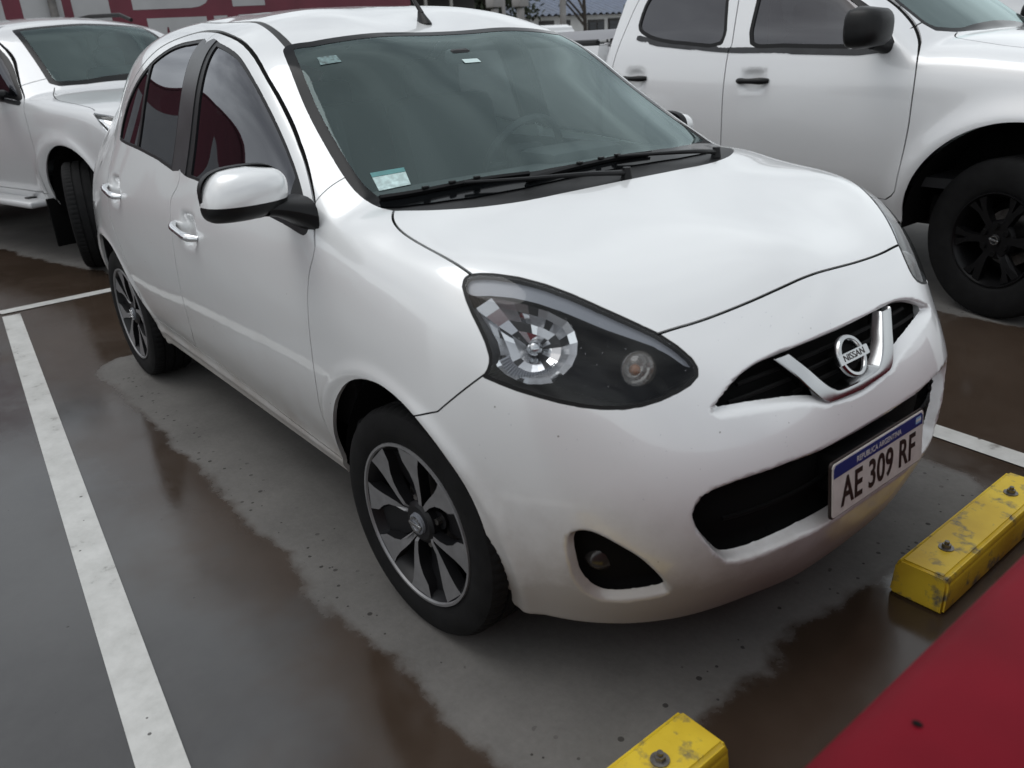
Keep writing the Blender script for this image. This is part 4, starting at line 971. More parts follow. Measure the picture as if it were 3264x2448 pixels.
# ------------------------------------------------------------------ pickups: cuts and parts
def truck(name,label,f,loc,rz,paint,spec):
    t=empty(name,loc,rz,label,'pickup truck')
    V,Q=surfnet(f,(-2.95,-1.02,.36),(1.05,.06,1.86),.028);V=project(f,V)
    s=Shell(V,Q);s.split(lambda V:V[:,1],'half');s.T=s.T[s.L['half']];s.L={}
    arch=np.array(spec['arch']);s.split(lambda V:poly_sdf(V[:,0],V[:,2],arch),'arch')
    k=~s.L['arch']|(s.cen()[:,1]>-.5);s.T=s.T[k];s.L={}
    up=lambda V:V[:,2]>.9
    s.split(lambda V:np.where(up(V),poly_sdf(V[:,0],V[:,1],spec['ws']),1.),'ws')
    s.split(lambda V:np.where(up(V),np.maximum(poly_sdf(V[:,0],V[:,1],spec['ws'])+spec['border'],V[:,0]-spec['ws_low']),1.),'glass')
    s.gap(spec['hood'],.007,'gh',(0,1),lambda V:(V[:,2]>.9))
    sidem=lambda V:V[:,1]<-.4
    for n in('door','mid','rear','bottom','pillar'): s.gap(spec[n],.007,'g'+n,(0,2),sidem)
    s.split(lambda V:poly_sdf(V[:,0],V[:,2],spec['fwin']),'fwin');s.split(lambda V:poly_sdf(V[:,0],V[:,2],spec['rwin']),'rwin')
    s.split(lambda V:poly_sdf(V[:,0],V[:,2],spec['fwin'])+.022,'fg');s.split(lambda V:poly_sdf(V[:,0],V[:,2],spec['rwin'])+.022,'rg')
    s.split(lambda V:np.where(sidem(V),line_dist(V[:,0],V[:,2],spec['belt'])-.016,1.),'belt')
    if 'lamp' in spec: s.split(lambda V:np.where((V[:,1]<-.3)&(V[:,0]>.3),poly_sdf(V[:,0],V[:,2],spec['lamp']),1.),'lamp')
    N=normals(f,s.V);c=s.cen();L=s.L;x,y,z=c.T;left=np.ones(len(s.T),bool)
    def take(m):
        nonlocal left
        r=left&m;left&=~r;return s.T[r]
    sd=y<-.4
    def part(n,T,mat,par=t,**k): return shell_part(n,s.V,T,N,mat,par,**k) if len(T) else None
    gap=take((L['gh']&~L['ws'])|((L['gdoor']|L['gmid']|L['grear']|L['gbottom']|L['gpillar'])&sd&~L['ws']))
    und=take((N[s.T].mean(1)[:,2]<-.75)&(z<.5))
    part('windscreen',take(L['ws']&L['glass']),M['windscreen'],both=True,flange=0);part('windscreen_border',take(L['ws']),M['frit'],both=True,flange=0)
    hp=np.array(list(spec['hood'])+[(1.2,spec['hood'][-1][1]),(1.2,0),(spec['ws'][0][0],0)]);
    fg=take(L['fg']&sd);rg=take(L['rg']&sd);ft=take(L['fwin']&sd);rt=take(L['rwin']&sd)
    belt=take(L['belt']&sd)
    lamp=take(L['lamp']) if 'lamp' in spec else []
    dpoly=np.concatenate([spec['door'],spec['bottom'],np.array(spec['mid'])[::-1],[(-1.0,2.)]]);rpoly=np.concatenate([spec['mid'],[(-1.7,.2),(spec['rear'][-1][0],.2)],np.array(spec['rear'])[::-1]])
    fd_=take((poly_sdf(x,z,dpoly)<0)&sd);rd_=take((poly_sdf(x,z,rpoly)<0)&sd&(z>spec['bottom'][0][1]))
    hood_=take((poly_sdf(x,y,hp)<0)&(z>.85))
    part('hood',hood_,paint,both=True);part('cab_body',take(left),paint,both=True)
    part('panel_gap',gap,M['matte'],both=True,flange=0,offset=-.008);part('underbody',und,M['under'],both=True,flange=0)
    for mir in(False,True):
        k=dict(mirror=mir);sg=-1 if mir else 1
        d1=part('front_door',fd_,paint,**k);d2=part('rear_door',rd_,paint,**k)
        part('window_glass',fg,spec.get('glass',M['tinted']),d1,flange=0,offset=-.006,**k);part('window_trim',ft,M['trim'],d1,flange=.006,**k)
        part('window_glass',rg,spec.get('glass',M['tinted']),d2,flange=0,offset=-.006,**k);part('window_trim',rt,M['trim'],d2,flange=.006,**k)
        part('belt_moulding',belt,M['applique'],t,flange=.004,offset=.003,**k)
        if len(lamp):
            part('headlamp',lamp,M['lens'],t,flange=0,**k);part('headlamp_reflector',lamp,M['chrome'],t,flange=0,offset=-.03,**k)
        for hx,hz,dr in spec['handles']:
            yy=surf_y2(f,hx+.13,hz);pts=[(hx+q*.105,(yy-.030*(1-q**4)+.004)*sg,hz-.0*q) for q in np.linspace(-1,1,11)]
            dd=d1 if dr=='f' else d2
            tube('door_handle',pts,[.012,.017,.018,.016,.015,.015,.016,.018,.019,.018,.013],spec['handle_mat'],dd,10)
        # arch liner
        A=[(a,b) for a,b in smooth_line(arch,2,True) if b>.36];A=sorted(A,key=lambda p:math.atan2(p[1]-.36,p[0]))
        rows=[[(a,-.86*sg,b) for a,b in A],[(a,-.45*sg,b) for a,b in A],[(0,-.45*sg,.36) for a,b in A]];sheet('wheel_arch_liner',rows,M['matte'],t,smooth=.5)
        c_=spec['mirror'];rows=[]
        for i in range(13):
            zt=-1+2*i/12;kz=(1-abs(zt)**3)**(1/3);row=[]
            for j in range(29):
                a=2*math.pi*j/28;row.append((c_[0]+(.135 if math.sin(a)>0 else .05)*abs(math.sin(a))**.8*np.sign(math.sin(a))*kz,(c_[1]+c_[3]*np.sign(math.cos(a))*abs(math.cos(a))**.65*(.3+.7*kz))*sg,c_[2]+c_[4]*zt))
            rows.append(row)
        mo=empty('wing_mirror');mo.parent=t
        sheet('mirror_shell',rows,M['black'],mo,smooth=3)
        tube('mirror_arm',[(c_[0]+.02,(c_[1]+c_[3]*.6)*sg,c_[2]-c_[4]*.75),(c_[0]+.05,(spec['mroot'][0])*sg,spec['mroot'][1])],[.032,.042],M['black'],mo,10)
        if 'cap' in spec:
            rows2=[[(p[0]+(.004 if p[0]>c_[0] else 0),p[1]+(.001*sg),p[2]) for p in r[:15]] for r in rows[6:]];sheet('mirror_cap',rows2,M['satin'],mo,smooth=3)
    # load bed
    bx0,bx1,bz=-4.35,-2.73,1.33
    bm=bmesh.new()
    for sg in(1,-1):
        pr=[(.905,.55),(.925,.75),(.925,1.05),(.905,1.25),(.885,bz),(.80,bz),(.80,.6),(.86,.5)]
        vs=[[bm.verts.new((xx,-a*sg,b)) for a,b in pr] for xx in (bx0,bx1)]
        n=len(pr)
        for i in range(n): bm.faces.new((vs[0][i],vs[0][(i+1)%n],vs[1][(i+1)%n],vs[1][i]))
        bm.faces.new(vs[0]);bm.faces.new(vs[1])
        bm_obj('bed_side',bm,paint,t,.5);bm=bmesh.new()
    bm.free()
    box('bed_front',(bx1-.03,0,.95),(.05,1.58,.74),paint,t,.01);box('tailgate',(bx0+.03,0,.92),(.06,1.6,.80),paint,t,.02)
    for sg in(1,-1): tube('bed_rail',[(bx0+.05,-.845*sg,bz+.018),(bx1-.05,-.845*sg,bz+.018)],.022,M['black'],t,8)
    if spec.get('cover'):
        rows=[[(xx,yy,bz+.03+.075*(1-(yy/.86)**4)*(1-(abs((xx-(bx0+bx1)/2)/.83))**8)) for yy in np.linspace(-.86,.86,17)] for xx in np.linspace(bx0+.03,bx1-.02,20)]
        sheet('bed_cover',rows,spec['cover'],t,smooth=1)
    box('chassis',(-1.7,0,.42),(4.6,1.1,.16),M['under'],t);box('cab_floor',(-1.4,0,.60),(2.3,1.5,.05),M['interior'],t)
    for yy in(-.38,.38):
        box('seat_back',(-1.35,yy,1.05),(.16,.5,.65),M['fabric'],t,.06,Matrix.Rotation(-.25,3,'Y'));box('headrest',(-1.46,yy,1.43),(.10,.26,.17),M['fabric'],t,.04)
    rows=[[(xx-.05*yy*yy,yy,zz) for yy in np.linspace(-.75,.75,15)] for xx,zz in ((-.50,1.16),(-.65,1.19),(-.85,1.18),(-.92,1.05),(-.90,.7))];sheet('dashboard',rows,M['interior'],t,smooth=1)
    steer=spec.get('steer',0)
    w0=make_wheel(spec['R'],.255,spec['rim'],6,t)
    for i,(wx,wy,rz_,st) in enumerate(((0,-.80,0,steer),(0,.80,math.pi,steer),(spec['wb'],-.80,0,0),(spec['wb'],.80,math.pi,0))):
        w=w0 if i==0 else copy_tree(w0,t)
        w.location=(wx,wy,spec['R']);w.rotation_euler=(0,math.radians(40*i+10),rz_+st)
    return t
def surf_y2(f,x,z): return surf(f,x,z,1,-1.15,-.3)
def mir4(h): return np.array(list(h)+[(a,-b) for a,b in h[::-1] if abs(b)>1e-6])
def arch_circ(cx_,cz_,r,n=40,low=.2): return [(cx_+r*1.0,low)]+[(cx_+r*math.cos(a),cz_+r*math.sin(a)) for a in np.linspace(-.15,math.pi+.15,n)]+[(cx_-r,low)]
cover=pmat('grey_vinyl_cover',(.20,.20,.215),.55,bump=.2,bscale=80)
SPECA=dict(arch=arch_circ(.0,.42,.515),
 ws=mir4([(-1.13,0),(-1.14,-.3),(-1.19,-.53),(-1.17,-.565),(-1.10,-.58),(-.80,-.61),(-.66,-.62),(-.60,-.60),(-.55,-.48),(-.50,-.25),(-.49,0)]),border=.03,ws_low=-.56,
 hood=smooth_line([(-.545,-.47),(-.53,-.53),(-.49,-.58),(-.40,-.635),(-.28,-.675),(-.15,-.69),(.2,-.69),(.7,-.66)],3),
 door=smooth_line([(-1.30,1.70),(-1.0,1.575),(-.843,1.483),(-.70,1.38),(-.62,1.31),(-.575,1.26),(-.544,1.203),(-.526,1.118),(-.520,.97),(-.522,.85),(-.543,.624),(-.557,.555),(-.614,.512)],3),
 mid=smooth_line([(-1.72,1.74),(-1.69,1.538),(-1.656,1.305),(-1.67,1.269),(-1.665,1.083),(-1.666,.76),(-1.70,.512)],3),
 rear=smooth_line([(-2.40,1.70),(-2.50,1.6),(-2.56,1.40),(-2.60,1.2),(-2.60,.95),(-2.45,.7),(-2.40,.512)],3),
 bottom=[(-.614,.512),(-1.7,.512),(-2.40,.512)],pillar=[(-.667,1.345),(-.668,1.45)],
 fwin=smooth_line([(-1.585,1.66),(-1.564,1.53),(-1.53,1.30),(-1.30,1.277),(-.925,1.262),(-.70,1.27),(-.69,1.30),(-.79,1.40),(-.90,1.475),(-1.10,1.585),(-1.30,1.665),(-1.45,1.68)],3,True),
 rwin=smooth_line([(-1.755,1.68),(-1.76,1.54),(-1.725,1.305),(-2.03,1.312),(-2.16,1.325),(-2.30,1.352),(-2.42,1.40),(-2.45,1.46),(-2.42,1.60),(-2.30,1.66),(-2.0,1.69)],3,True),
 belt=[(-2.42,1.365),(-2.234,1.325),(-1.90,1.292),(-1.66,1.274),(-.854,1.243),(-.69,1.258)],
 handles=[(-1.466,1.106,'f'),(-2.39,1.12,'r')],handle_mat=M['black'],mirror=(-.76,-1.03,1.36,.130,.098),mroot=(-.86,1.27),cover=cover,R=.385,rim=.225,wb=-3.15,steer=math.radians(-16))
truck_a=truck('pickup_truck','white double-cab pickup with black door mirror and black wheels, right of the hatchback',ftruck,(0,3.475,0),0,M['twhite'],SPECA)
SPECS=dict(glass=M['film'],arch=arch_circ(.06,.42,.465),
 ws=mir4([(-1.07,0),(-1.07,-.25),(-1.10,-.50),(-1.10,-.545),(-1.03,-.56),(-.73,-.604),(-.49,-.648),(-.44,-.60),(-.40,-.42),(-.375,-.12),(-.37,0)]),border=.045,ws_low=-.44,
 hood=smooth_line([(-.444,-.641),(-.36,-.70),(-.234,-.755),(-.115,-.79),(.114,-.795),(.342,-.802),(.412,-.82)],3),
 door=smooth_line([(-1.25,1.70),(-.95,1.56),(-.80,1.465),(-.66,1.355),(-.56,1.27),(-.46,1.18),(-.43,1.10),(-.41,1.0),(-.406,.869),(-.405,.70),(-.45,.512)],3),
 mid=smooth_line([(-1.60,1.74),(-1.57,1.53),(-1.54,1.26),(-1.55,.9),(-1.58,.512)],3),rear=smooth_line([(-2.38,1.70),(-2.5,1.5),(-2.55,1.2),(-2.5,.8),(-2.38,.512)],3),
 bottom=[(-.45,.512),(-1.58,.512),(-2.38,.512)],pillar=[(-.56,1.265),(-.52,1.34)],
 fwin=smooth_line([(-1.48,1.65),(-1.44,1.25),(-1.0,1.22),(-.60,1.185),(-.50,1.175),(-.49,1.20),(-.60,1.30),(-.75,1.42),(-.92,1.53),(-1.15,1.63),(-1.3,1.665)],3,True),
 rwin=smooth_line([(-1.64,1.67),(-1.62,1.27),(-2.1,1.28),(-2.38,1.30),(-2.36,1.5),(-2.2,1.65),(-1.9,1.69)],3,True),
 belt=[(-2.38,1.265),(-1.4,1.235),(-.50,1.158)],handles=[(-1.36,1.06,'f'),(-2.3,1.07,'r')],handle_mat=M['chrome'],mirror=(-.80,-1.05,1.30,.12,.10),mroot=(-.84,1.21),cap=1,
 lamp=[(.409,1.095),(.55,1.075),(.75,1.03),(.80,.93),(.628,.955),(.554,1.01),(.486,1.06)],R=.38,rim=.225,wb=-3.10,steer=math.radians(-30))
truck_s=truck('pickup_truck','silver-white pickup with its front wheel steered, parked behind the hatchback at the left',fsil,(-5.257,.474,0),.246,M['silver'],SPECS)
st=empty('side_step');st.parent=truck_s
bm=bmesh.new();box_bm(bm,(-1.45,-.90,.43),(1.75,.17,.05),None,.02,3);bm_obj('step_board',bm,M['satin_step'] if 'satin_step' in M else M['silver'],st)
for xx in(-.8,-1.9): box('step_bracket',(xx,-.78,.45),(.06,.24,.03),M['black'],st)
for sg in(1,-1): tube('roof_rail',[(-1.35,-.60*sg,1.735),(-1.5,-.59*sg,1.785),(-2.0,-.58*sg,1.80),(-2.5,-.57*sg,1.775)],.018,M['black'],truck_s,8)
box('mud_flap',(-.43,-.80,.30),(.02,.24,.36),M['matte'],truck_s,.005)
# ------------------------------------------------------------------ ground
def ground_mat():
    m,nt,b=new_mat('wet_concrete');N=nt.nodes.new;L=nt.links.new
    tc=N('ShaderNodeTexCoord');geo=tc.outputs['Object']
    def noise(sc,det=6,rough=.6,vec=None):
        n=N('ShaderNodeTexNoise');n.inputs['Scale'].default_value=sc;n.inputs['Detail'].default_value=det;n.inputs['Roughness'].default_value=rough;L(vec or geo,n.inputs[0]);return n.outputs[0]
    def math_(op,a,b_=None,c=None,cl=False):
        n=N('ShaderNodeMath');n.operation=op;n.use_clamp=cl
        for i,v in enumerate((a,b_,c)):
            if v is None: continue
            if isinstance(v,(int,float)): n.inputs[i].default_value=v
            else: L(v,n.inputs[i])
        return n.outputs[0]
    def rng(v,a,b_,c=0,d=1):
        n=N('ShaderNodeMapRange');n.interpolation_type='SMOOTHSTEP';L(v,n.inputs[0]);n.inputs[1].default_value=a;n.inputs[2].default_value=b_;n.inputs[3].default_value=c;n.inputs[4].default_value=d;return n.outputs[0]
    sp=N('ShaderNodeSeparateXYZ');L(geo,sp.inputs[0]);x,y=sp.outputs[0],sp.outputs[1]
    wob=math_('ADD',math_('MULTIPLY',math_('SUBTRACT',noise(2.2,3),.5),.20),math_('MULTIPLY',math_('SUBTRACT',noise(14,8,.70),.5),.085))
    def drybox(cx_,cy_,hx,hy,rot=0,r=.12):
        dx,dy=math_('SUBTRACT',x,cx_),math_('SUBTRACT',y,cy_)
        if rot:
            c,s=math.cos(rot),math.sin(rot)
            dx,dy=math_('ADD',math_('MULTIPLY',dx,c),math_('MULTIPLY',dy,s)),math_('SUBTRACT',math_('MULTIPLY',dy,c),math_('MULTIPLY',dx,s))
        qx=math_('SUBTRACT',math_('ABSOLUTE',dx),hx-r);qy=math_('SUBTRACT',math_('ABSOLUTE',dy),hy-r)
        o=math_('SQRT',math_('ADD',math_('POWER',math_('MAXIMUM',qx,0),2),math_('POWER',math_('MAXIMUM',qy,0),2)))
        return math_('SUBTRACT',math_('ADD',o,math_('MINIMUM',math_('MAXIMUM',qx,qy),0)),r)
    d=drybox(-1.03,.0,1.73,.935);d=math_('MINIMUM',d,drybox(-1.6,3.475,2.45,.93));d=math_('MINIMUM',d,drybox(-6.85,.08,2.5,.95,.246))
    d=math_('ADD',d,wob)
    dry=rng(d,.024,-.024)                 # 1 = dry
    damp=rng(d,-.01,-.10,1,0)           # darker rim inside the dry patch
    big=noise(.7,5);mid=noise(3,8,.7);fine=noise(60,6,.7)
    # dry colour
    cr=N('ShaderNodeValToRGB');cr.color_ramp.elements[0].color=(.098,.094,.089,1);cr.color_ramp.elements[0].position=.3;cr.color_ramp.elements[1].color=(.168,.161,.152,1);cr.color_ramp.elements[1].position=.72
    L(math_('ADD',math_('MULTIPLY',mid,.7),math_('MULTIPLY',fine,.3)),cr.inputs[0])
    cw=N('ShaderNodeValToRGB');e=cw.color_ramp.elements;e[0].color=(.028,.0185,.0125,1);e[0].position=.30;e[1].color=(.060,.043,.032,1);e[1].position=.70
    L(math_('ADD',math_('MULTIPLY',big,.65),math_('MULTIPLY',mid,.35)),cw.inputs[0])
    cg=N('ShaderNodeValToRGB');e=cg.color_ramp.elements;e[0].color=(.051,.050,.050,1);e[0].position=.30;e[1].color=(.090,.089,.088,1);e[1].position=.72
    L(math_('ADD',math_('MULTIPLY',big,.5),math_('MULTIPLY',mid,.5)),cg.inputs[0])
    no_sheen=rng(math_('ADD',math_('ADD',y,math_('MULTIPLY',math_('SUBTRACT',noise(1.1,5),.5),1.1)),math_('MULTIPLY',math_('SUBTRACT',mid,.5),.25)),-1.42,-1.02)  # sky reflection painted into wet colour: grey in open aisle, brown by cars
    mw=N('ShaderNodeMix');mw.data_type='RGBA';L(no_sheen,mw.inputs[0]);L(cg.outputs[0],mw.inputs[6]);L(cw.outputs[0],mw.inputs[7])
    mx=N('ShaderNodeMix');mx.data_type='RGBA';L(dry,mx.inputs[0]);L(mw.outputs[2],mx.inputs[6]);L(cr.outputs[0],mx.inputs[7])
    # grit specks
    vo=N('ShaderNodeTexVoronoi');vo.inputs['Scale'].default_value=16;L(geo,vo.inputs[0])
    sc=N('ShaderNodeSeparateColor');L(vo.outputs['Color'],sc.inputs[0])
    spk=math_('MULTIPLY',math_('LESS_THAN',vo.outputs['Distance'],math_('MULTIPLY',sc.outputs[1],.085)),math_('GREATER_THAN',sc.outputs[0],.55))
    # dirt collected along the drying edge
    v2=N('ShaderNodeTexVoronoi');v2.inputs['Scale'].default_value=42;L(geo,v2.inputs[0]);s2=N('ShaderNodeSeparateColor');L(v2.outputs['Color'],s2.inputs[0])
    edge=rng(math_('ABSOLUTE',math_('ADD',d,.06)),.13,.0);spk2=math_('MULTIPLY',math_('MULTIPLY',math_('LESS_THAN',v2.outputs['Distance'],math_('MULTIPLY',s2.outputs[1],.33)),math_('GREATER_THAN',s2.outputs[0],.66)),edge)
    spk=math_('MAXIMUM',spk,spk2)
    m3=N('ShaderNodeMix');m3.data_type='RGBA';L(math_('MULTIPLY',spk,.8),m3.inputs[0]);L(mx.outputs[2],m3.inputs[6]);m3.inputs[7].default_value=(.018,.016,.014,1)
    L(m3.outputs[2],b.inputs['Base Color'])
    wetr=math_('ADD',.10,math_('MULTIPLY',rng(mid,.35,.75),.14));L(math_('ADD',math_('MULTIPLY',dry,math_('SUBTRACT',.8,wetr)),wetr),b.inputs['Roughness'])
    L(math_('SUBTRACT',.5,math_('MULTIPLY',dry,.3)),b.inputs['Specular IOR Level'])
    bp=N('ShaderNodeBump');bp.inputs['Distance'].default_value=.004;L(math_('ADD',.04,math_('MULTIPLY',dry,.25)),bp.inputs['Strength']);L(math_('ADD',fine,math_('MULTIPLY',mid,.6)),bp.inputs['Height']);L(bp.outputs[0],b.inputs['Normal'])
    return m
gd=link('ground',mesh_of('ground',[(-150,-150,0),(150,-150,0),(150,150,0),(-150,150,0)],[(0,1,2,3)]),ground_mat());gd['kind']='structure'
def line_mat():
    m,nt,b=new_mat('worn_line_paint');N=nt.nodes.new;L=nt.links.new;tc=N('ShaderNodeTexCoord')
    n=N('ShaderNodeTexNoise');n.inputs['Scale'].default_value=7;n.inputs['Detail'].default_value=9;n.inputs['Roughness'].default_value=.72;L(tc.outputs['Object'],n.inputs[0])
    r=N('ShaderNodeValToRGB');e=r.color_ramp.elements;e[0].position=.30;e[0].color=(.14,.13,.12,1);e[1].position=.40;e[1].color=(.44,.44,.42,1);k=r.color_ramp.elements.new(.62);k.color=(.55,.55,.53,1);L(n.outputs[0],r.inputs[0])
    v=N('ShaderNodeTexVoronoi');v.inputs['Scale'].default_value=22;L(tc.outputs['Object'],v.inputs[0]);s=N('ShaderNodeSeparateColor');L(v.outputs['Color'],s.inputs[0])
    a=N('ShaderNodeMath');a.operation='LESS_THAN';L(v.outputs['Distance'],a.inputs[0]);a.inputs[1].default_value=.12;g=N('ShaderNodeMath');g.operation='GREATER_THAN';L(s.outputs[0],g.inputs[0]);g.inputs[1].default_value=.75
    mm=N('ShaderNodeMath');mm.operation='MULTIPLY';L(a.outputs[0],mm.inputs[0]);L(g.outputs[0],mm.inputs[1])
    x=N('ShaderNodeMix');x.data_type='RGBA';L(mm.outputs[0],x.inputs[0]);L(r.outputs[0],x.inputs[6]);x.inputs[7].default_value=(.10,.095,.09,1);L(x.outputs[2],b.inputs['Base Color'])
    b.inputs['Roughness'].default_value=.28;return m
LM=line_mat()
def strip(a,b,w):
    a,b=np.array(a),np.array(b);d=(b-a)/np.linalg.norm(b-a);n=np.array([-d[1],d[0]])*w/2
    pts=[a-n,b-n,b+n,a+n];link('painted_line',mesh_of('painted_line',[(p[0],p[1],.004) for p in pts],[(0,1,2,3)]),LM,gd)
strip((-4.12,-1.09),(.95,-1.555),.098)
strip((-4.25,1.46),(.95,1.145),.098)
link('painted_line',mesh_of('painted_line',[(-4.19,-1.13,.0045),(-4.21,1.45,.0045),(-4.31,1.45,.0045),(-4.29,-1.15,.0045)],[(0,1,2,3)]),LM,gd)
# ------------------------------------------------------------------ wheel stops
def stop_mat():
    m,nt,b=new_mat('chipped_yellow_paint');N=nt.nodes.new;L=nt.links.new;tc=N('ShaderNodeTexCoord')
    n=N('ShaderNodeTexNoise');n.inputs['Scale'].default_value=17;n.inputs['Detail'].default_value=7;n.inputs['Roughness'].default_value=.6;L(tc.outputs['Object'],n.inputs[0])
    n2=N('ShaderNodeTexNoise');n2.inputs['Scale'].default_value=5;n2.inputs['Detail'].default_value=6;L(tc.outputs['Object'],n2.inputs[0])
    r=N('ShaderNodeValToRGB');e=r.color_ramp.elements;e[0].position=.3;e[0].color=(.47,.29,.010,1);e[1].position=.7;e[1].color=(.70,.51,.03,1);L(n2.outputs[0],r.inputs[0])
    r2=N('ShaderNodeValToRGB');e=r2.color_ramp.elements;e[0].position=.54;e[0].color=(0,0,0,1);e[1].position=.66;e[1].color=(1,1,1,1);L(n.outputs[0],r2.inputs[0])
    x=N('ShaderNodeMix');x.data_type='RGBA';L(r2.outputs[0],x.inputs[0]);L(r.outputs[0],x.inputs[6]);x.inputs[7].default_value=(.12,.11,.08,1);L(x.outputs[2],b.inputs['Base Color'])
    b.inputs['Roughness'].default_value=.45
    bp=N('ShaderNodeBump');bp.inputs['Strength'].default_value=.5;bp.inputs['Distance'].default_value=.003;L(n.outputs[0],bp.inputs['Height']);L(bp.outputs[0],b.inputs['Normal']);return m
SM=stop_mat()
def wheel_stop(y0,y1,x0,x1,label,rz=0):
    cx_,cy_=(x0+x1)/2,(y0+y1)/2
    t=empty('wheel_stop',(cx_,cy_,0),rz,label,'wheel stop','yellow wheel stops in front of the hatchback')
    hw,hl=(x1-x0)/2,(y1-y0)/2
    bm=bmesh.new();pr=[(-hw,.001),(hw,.001),(hw-.002,.085),(hw-.014,.105),(-hw+.014,.105),(-hw+.002,.085)]
    A=[bm.verts.new((a,-hl+(.010 if z>.05 else 0),z)) for a,z in pr];B=[bm.verts.new((a,hl-(.010 if z>.05 else 0),z)) for a,z in pr]
    n=len(pr)
    for i in range(n): bm.faces.new((A[i],A[(i+1)%n],B[(i+1)%n],B[i]))
    bm.faces.new(A[::-1]);bm.faces.new(B)
    bmesh.ops.recalc_face_normals(bm,faces=bm.faces);bmesh.ops.bevel(bm,geom=list(bm.edges),offset=.007,segments=3,affect='EDGES')
    bm_obj('beam',bm,SM,t,.7)
    for s in(-1,1):
        bt=empty('anchor_bolt',(0,s*(hl-.14),.105));bt.parent=t
        def cone(r1,r2,d,z,seg,nm,mt):
            b_=bmesh.new();bmesh.ops.create_cone(b_,cap_ends=True,segments=seg,radius1=r1,radius2=r2,depth=d,matrix=Matrix.Translation((0,0,z)));bm_obj(nm,b_,mt,bt,.5)
        cone(.019,.019,.003,.0015,24,'washer',M['steel']);cone(.0115,.011,.010,.008,6,'nut',M['steel']);cone(.0065,.006,.010,.016,12,'stud',M['steel'])
wheel_stop(.185,.865,.745,.885,'yellow wheel stop nearer the number plate side, two bolts on its worn top',.0)
wheel_stop(-1.29,-.605,.700,.838,'yellow wheel stop cut off by the bottom edge of the photo, one bolt showing',.0)
# ------------------------------------------------------------------ red barrier in the near corner
rb=pmat('wet_red_paint',(.135,.002,.009),.5,coat=.0,spec=.09,var=.2,vscale=5,bump=.1,bscale=12)
bar=empty('low_red_wall',(1.364,-.9,0),0,'low wall with glossy red rounded top in the near right corner','wall')
rows=[]
prof=[(-.13,0),(-.13,.70),(-.125,.745),(-.112,.775),(-.09,.795),(-.06,.803),(0,.806),(.06,.803),(.09,.795),(.112,.775),(.125,.745),(.13,.70),(.13,0)]
for yy in np.linspace(-2.5,3.2,30): rows.append([(a,yy,z) for a,z in prof])
sheet('wall_body',rows,rb,bar,smooth=1.2)
bm=bmesh.new();bmesh.ops.create_uvsphere(bm,u_segments=10,v_segments=6,radius=1);bmesh.ops.scale(bm,vec=(.005,.004,.0012),verts=bm.verts);bmesh.ops.translate(bm,vec=(-.060,-.13,.804),verts=bm.verts);bm_obj('dirt_blob',bm,M['matte'],bar)
# ------------------------------------------------------------------ painted wall behind
def wall_mat(name,col,var=.15):
    return pmat(name,col,.6,bump=.5,bscale=25,var=var,vscale=2.5)
wr=wall_mat('red_wall_paint',(.135,.020,.035));ww=wall_mat('white_wall_paint',(.42,.42,.42),.08)
WX=-10.0
wall=empty('painted_wall',(WX,0,0),0,'long red rendered wall with big white painted letters behind the silver pickup','wall')
bm=bmesh.new();box_bm(bm,(-.15,-4.6,1.475),(.30,20.8,2.95),None,.01);bm_obj('wall_panel',bm,wr,wall)
box('wall_coping',(-.15,-4.6,2.98),(.36,20.9,.06),wr,wall,.01)
def letter(poly): prism('painted_letter',poly,0,.004,((.0,0,0),(0,1,0),(0,0,1),(1,0,0)),ww,wall)
T_=2.62
for y0,y1,zb in ((-.25,.30,1.60),(.49,.925,1.60),(1.03,1.45,1.60)): letter([(y0,zb),(y1,zb),(y1,T_),(y0,T_)])
letter([(1.72,1.985),(2.45,1.998),(2.56,2.015),(2.64,2.05),(2.70,2.12),(2.72,2.25),(2.72,T_),(1.72,T_)])
letter([(3.0,2.005),(3.455,2.013),(3.46,T_),(3.0,T_)])
letter([(1.86,1.2),(2.02,1.2),(2.09,1.78),(2.11,1.78),(2.18,1.2),(2.62,1.2),(2.62,1.893),(1.86,1.885)]);letter([(2.72,1.2),(2.92,1.2),(2.90,1.899),(2.72,1.895)]);letter([(3.06,1.2),(3.5,1.2),(3.5,1.905),(3.06,1.905)])
# letters further left, seen in the hatchback's side windows
def Mlet(y,z0,h,w,s): letter([(y,z0),(y+s,z0),(y+s,z0+h*.62),(y+w/2,z0+h*.20),(y+w-s,z0+h*.62),(y+w-s,z0),(y+w,z0),(y+w,z0+h),(y+w-s,z0+h),(y+w/2,z0+h*.52),(y+s,z0+h),(y,z0+h)])
def Alet(y,z0,h,w,s): letter([(y,z0),(y+s,z0),(y+w*.37,z0+h*.25),(y+w*.63,z0+h*.25),(y+w-s,z0),(y+w,z0),(y+w*.62,z0+h),(y+w*.38,z0+h)])
Mlet(-4.4,.7,1.75,1.7,.42);Alet(-6.2,.7,1.75,1.5,.40);letter([(-2.5,.7),(-1.2,.7),(-1.2,1.1),(-2.05,1.1),(-2.05,2.45),(-2.5,2.45)]);Mlet(-8.6,.7,1.75,1.8,.42)
letter([(-10.2,.7),(-9.2,.7),(-9.2,1.1),(-9.75,1.1),(-9.75,2.45),(-10.2,2.45)])
pipe=tube('drain_pipe',[(.06,.81,0),(.06,.81,2.7)],.045,pmat('old_pipe_paint',(.16,.15,.14),.6,var=.4,vscale=8),None,12);pipe.location=(WX,0,0)
tag(pipe,'weathered grey drain pipe running down the painted wall','pipe')
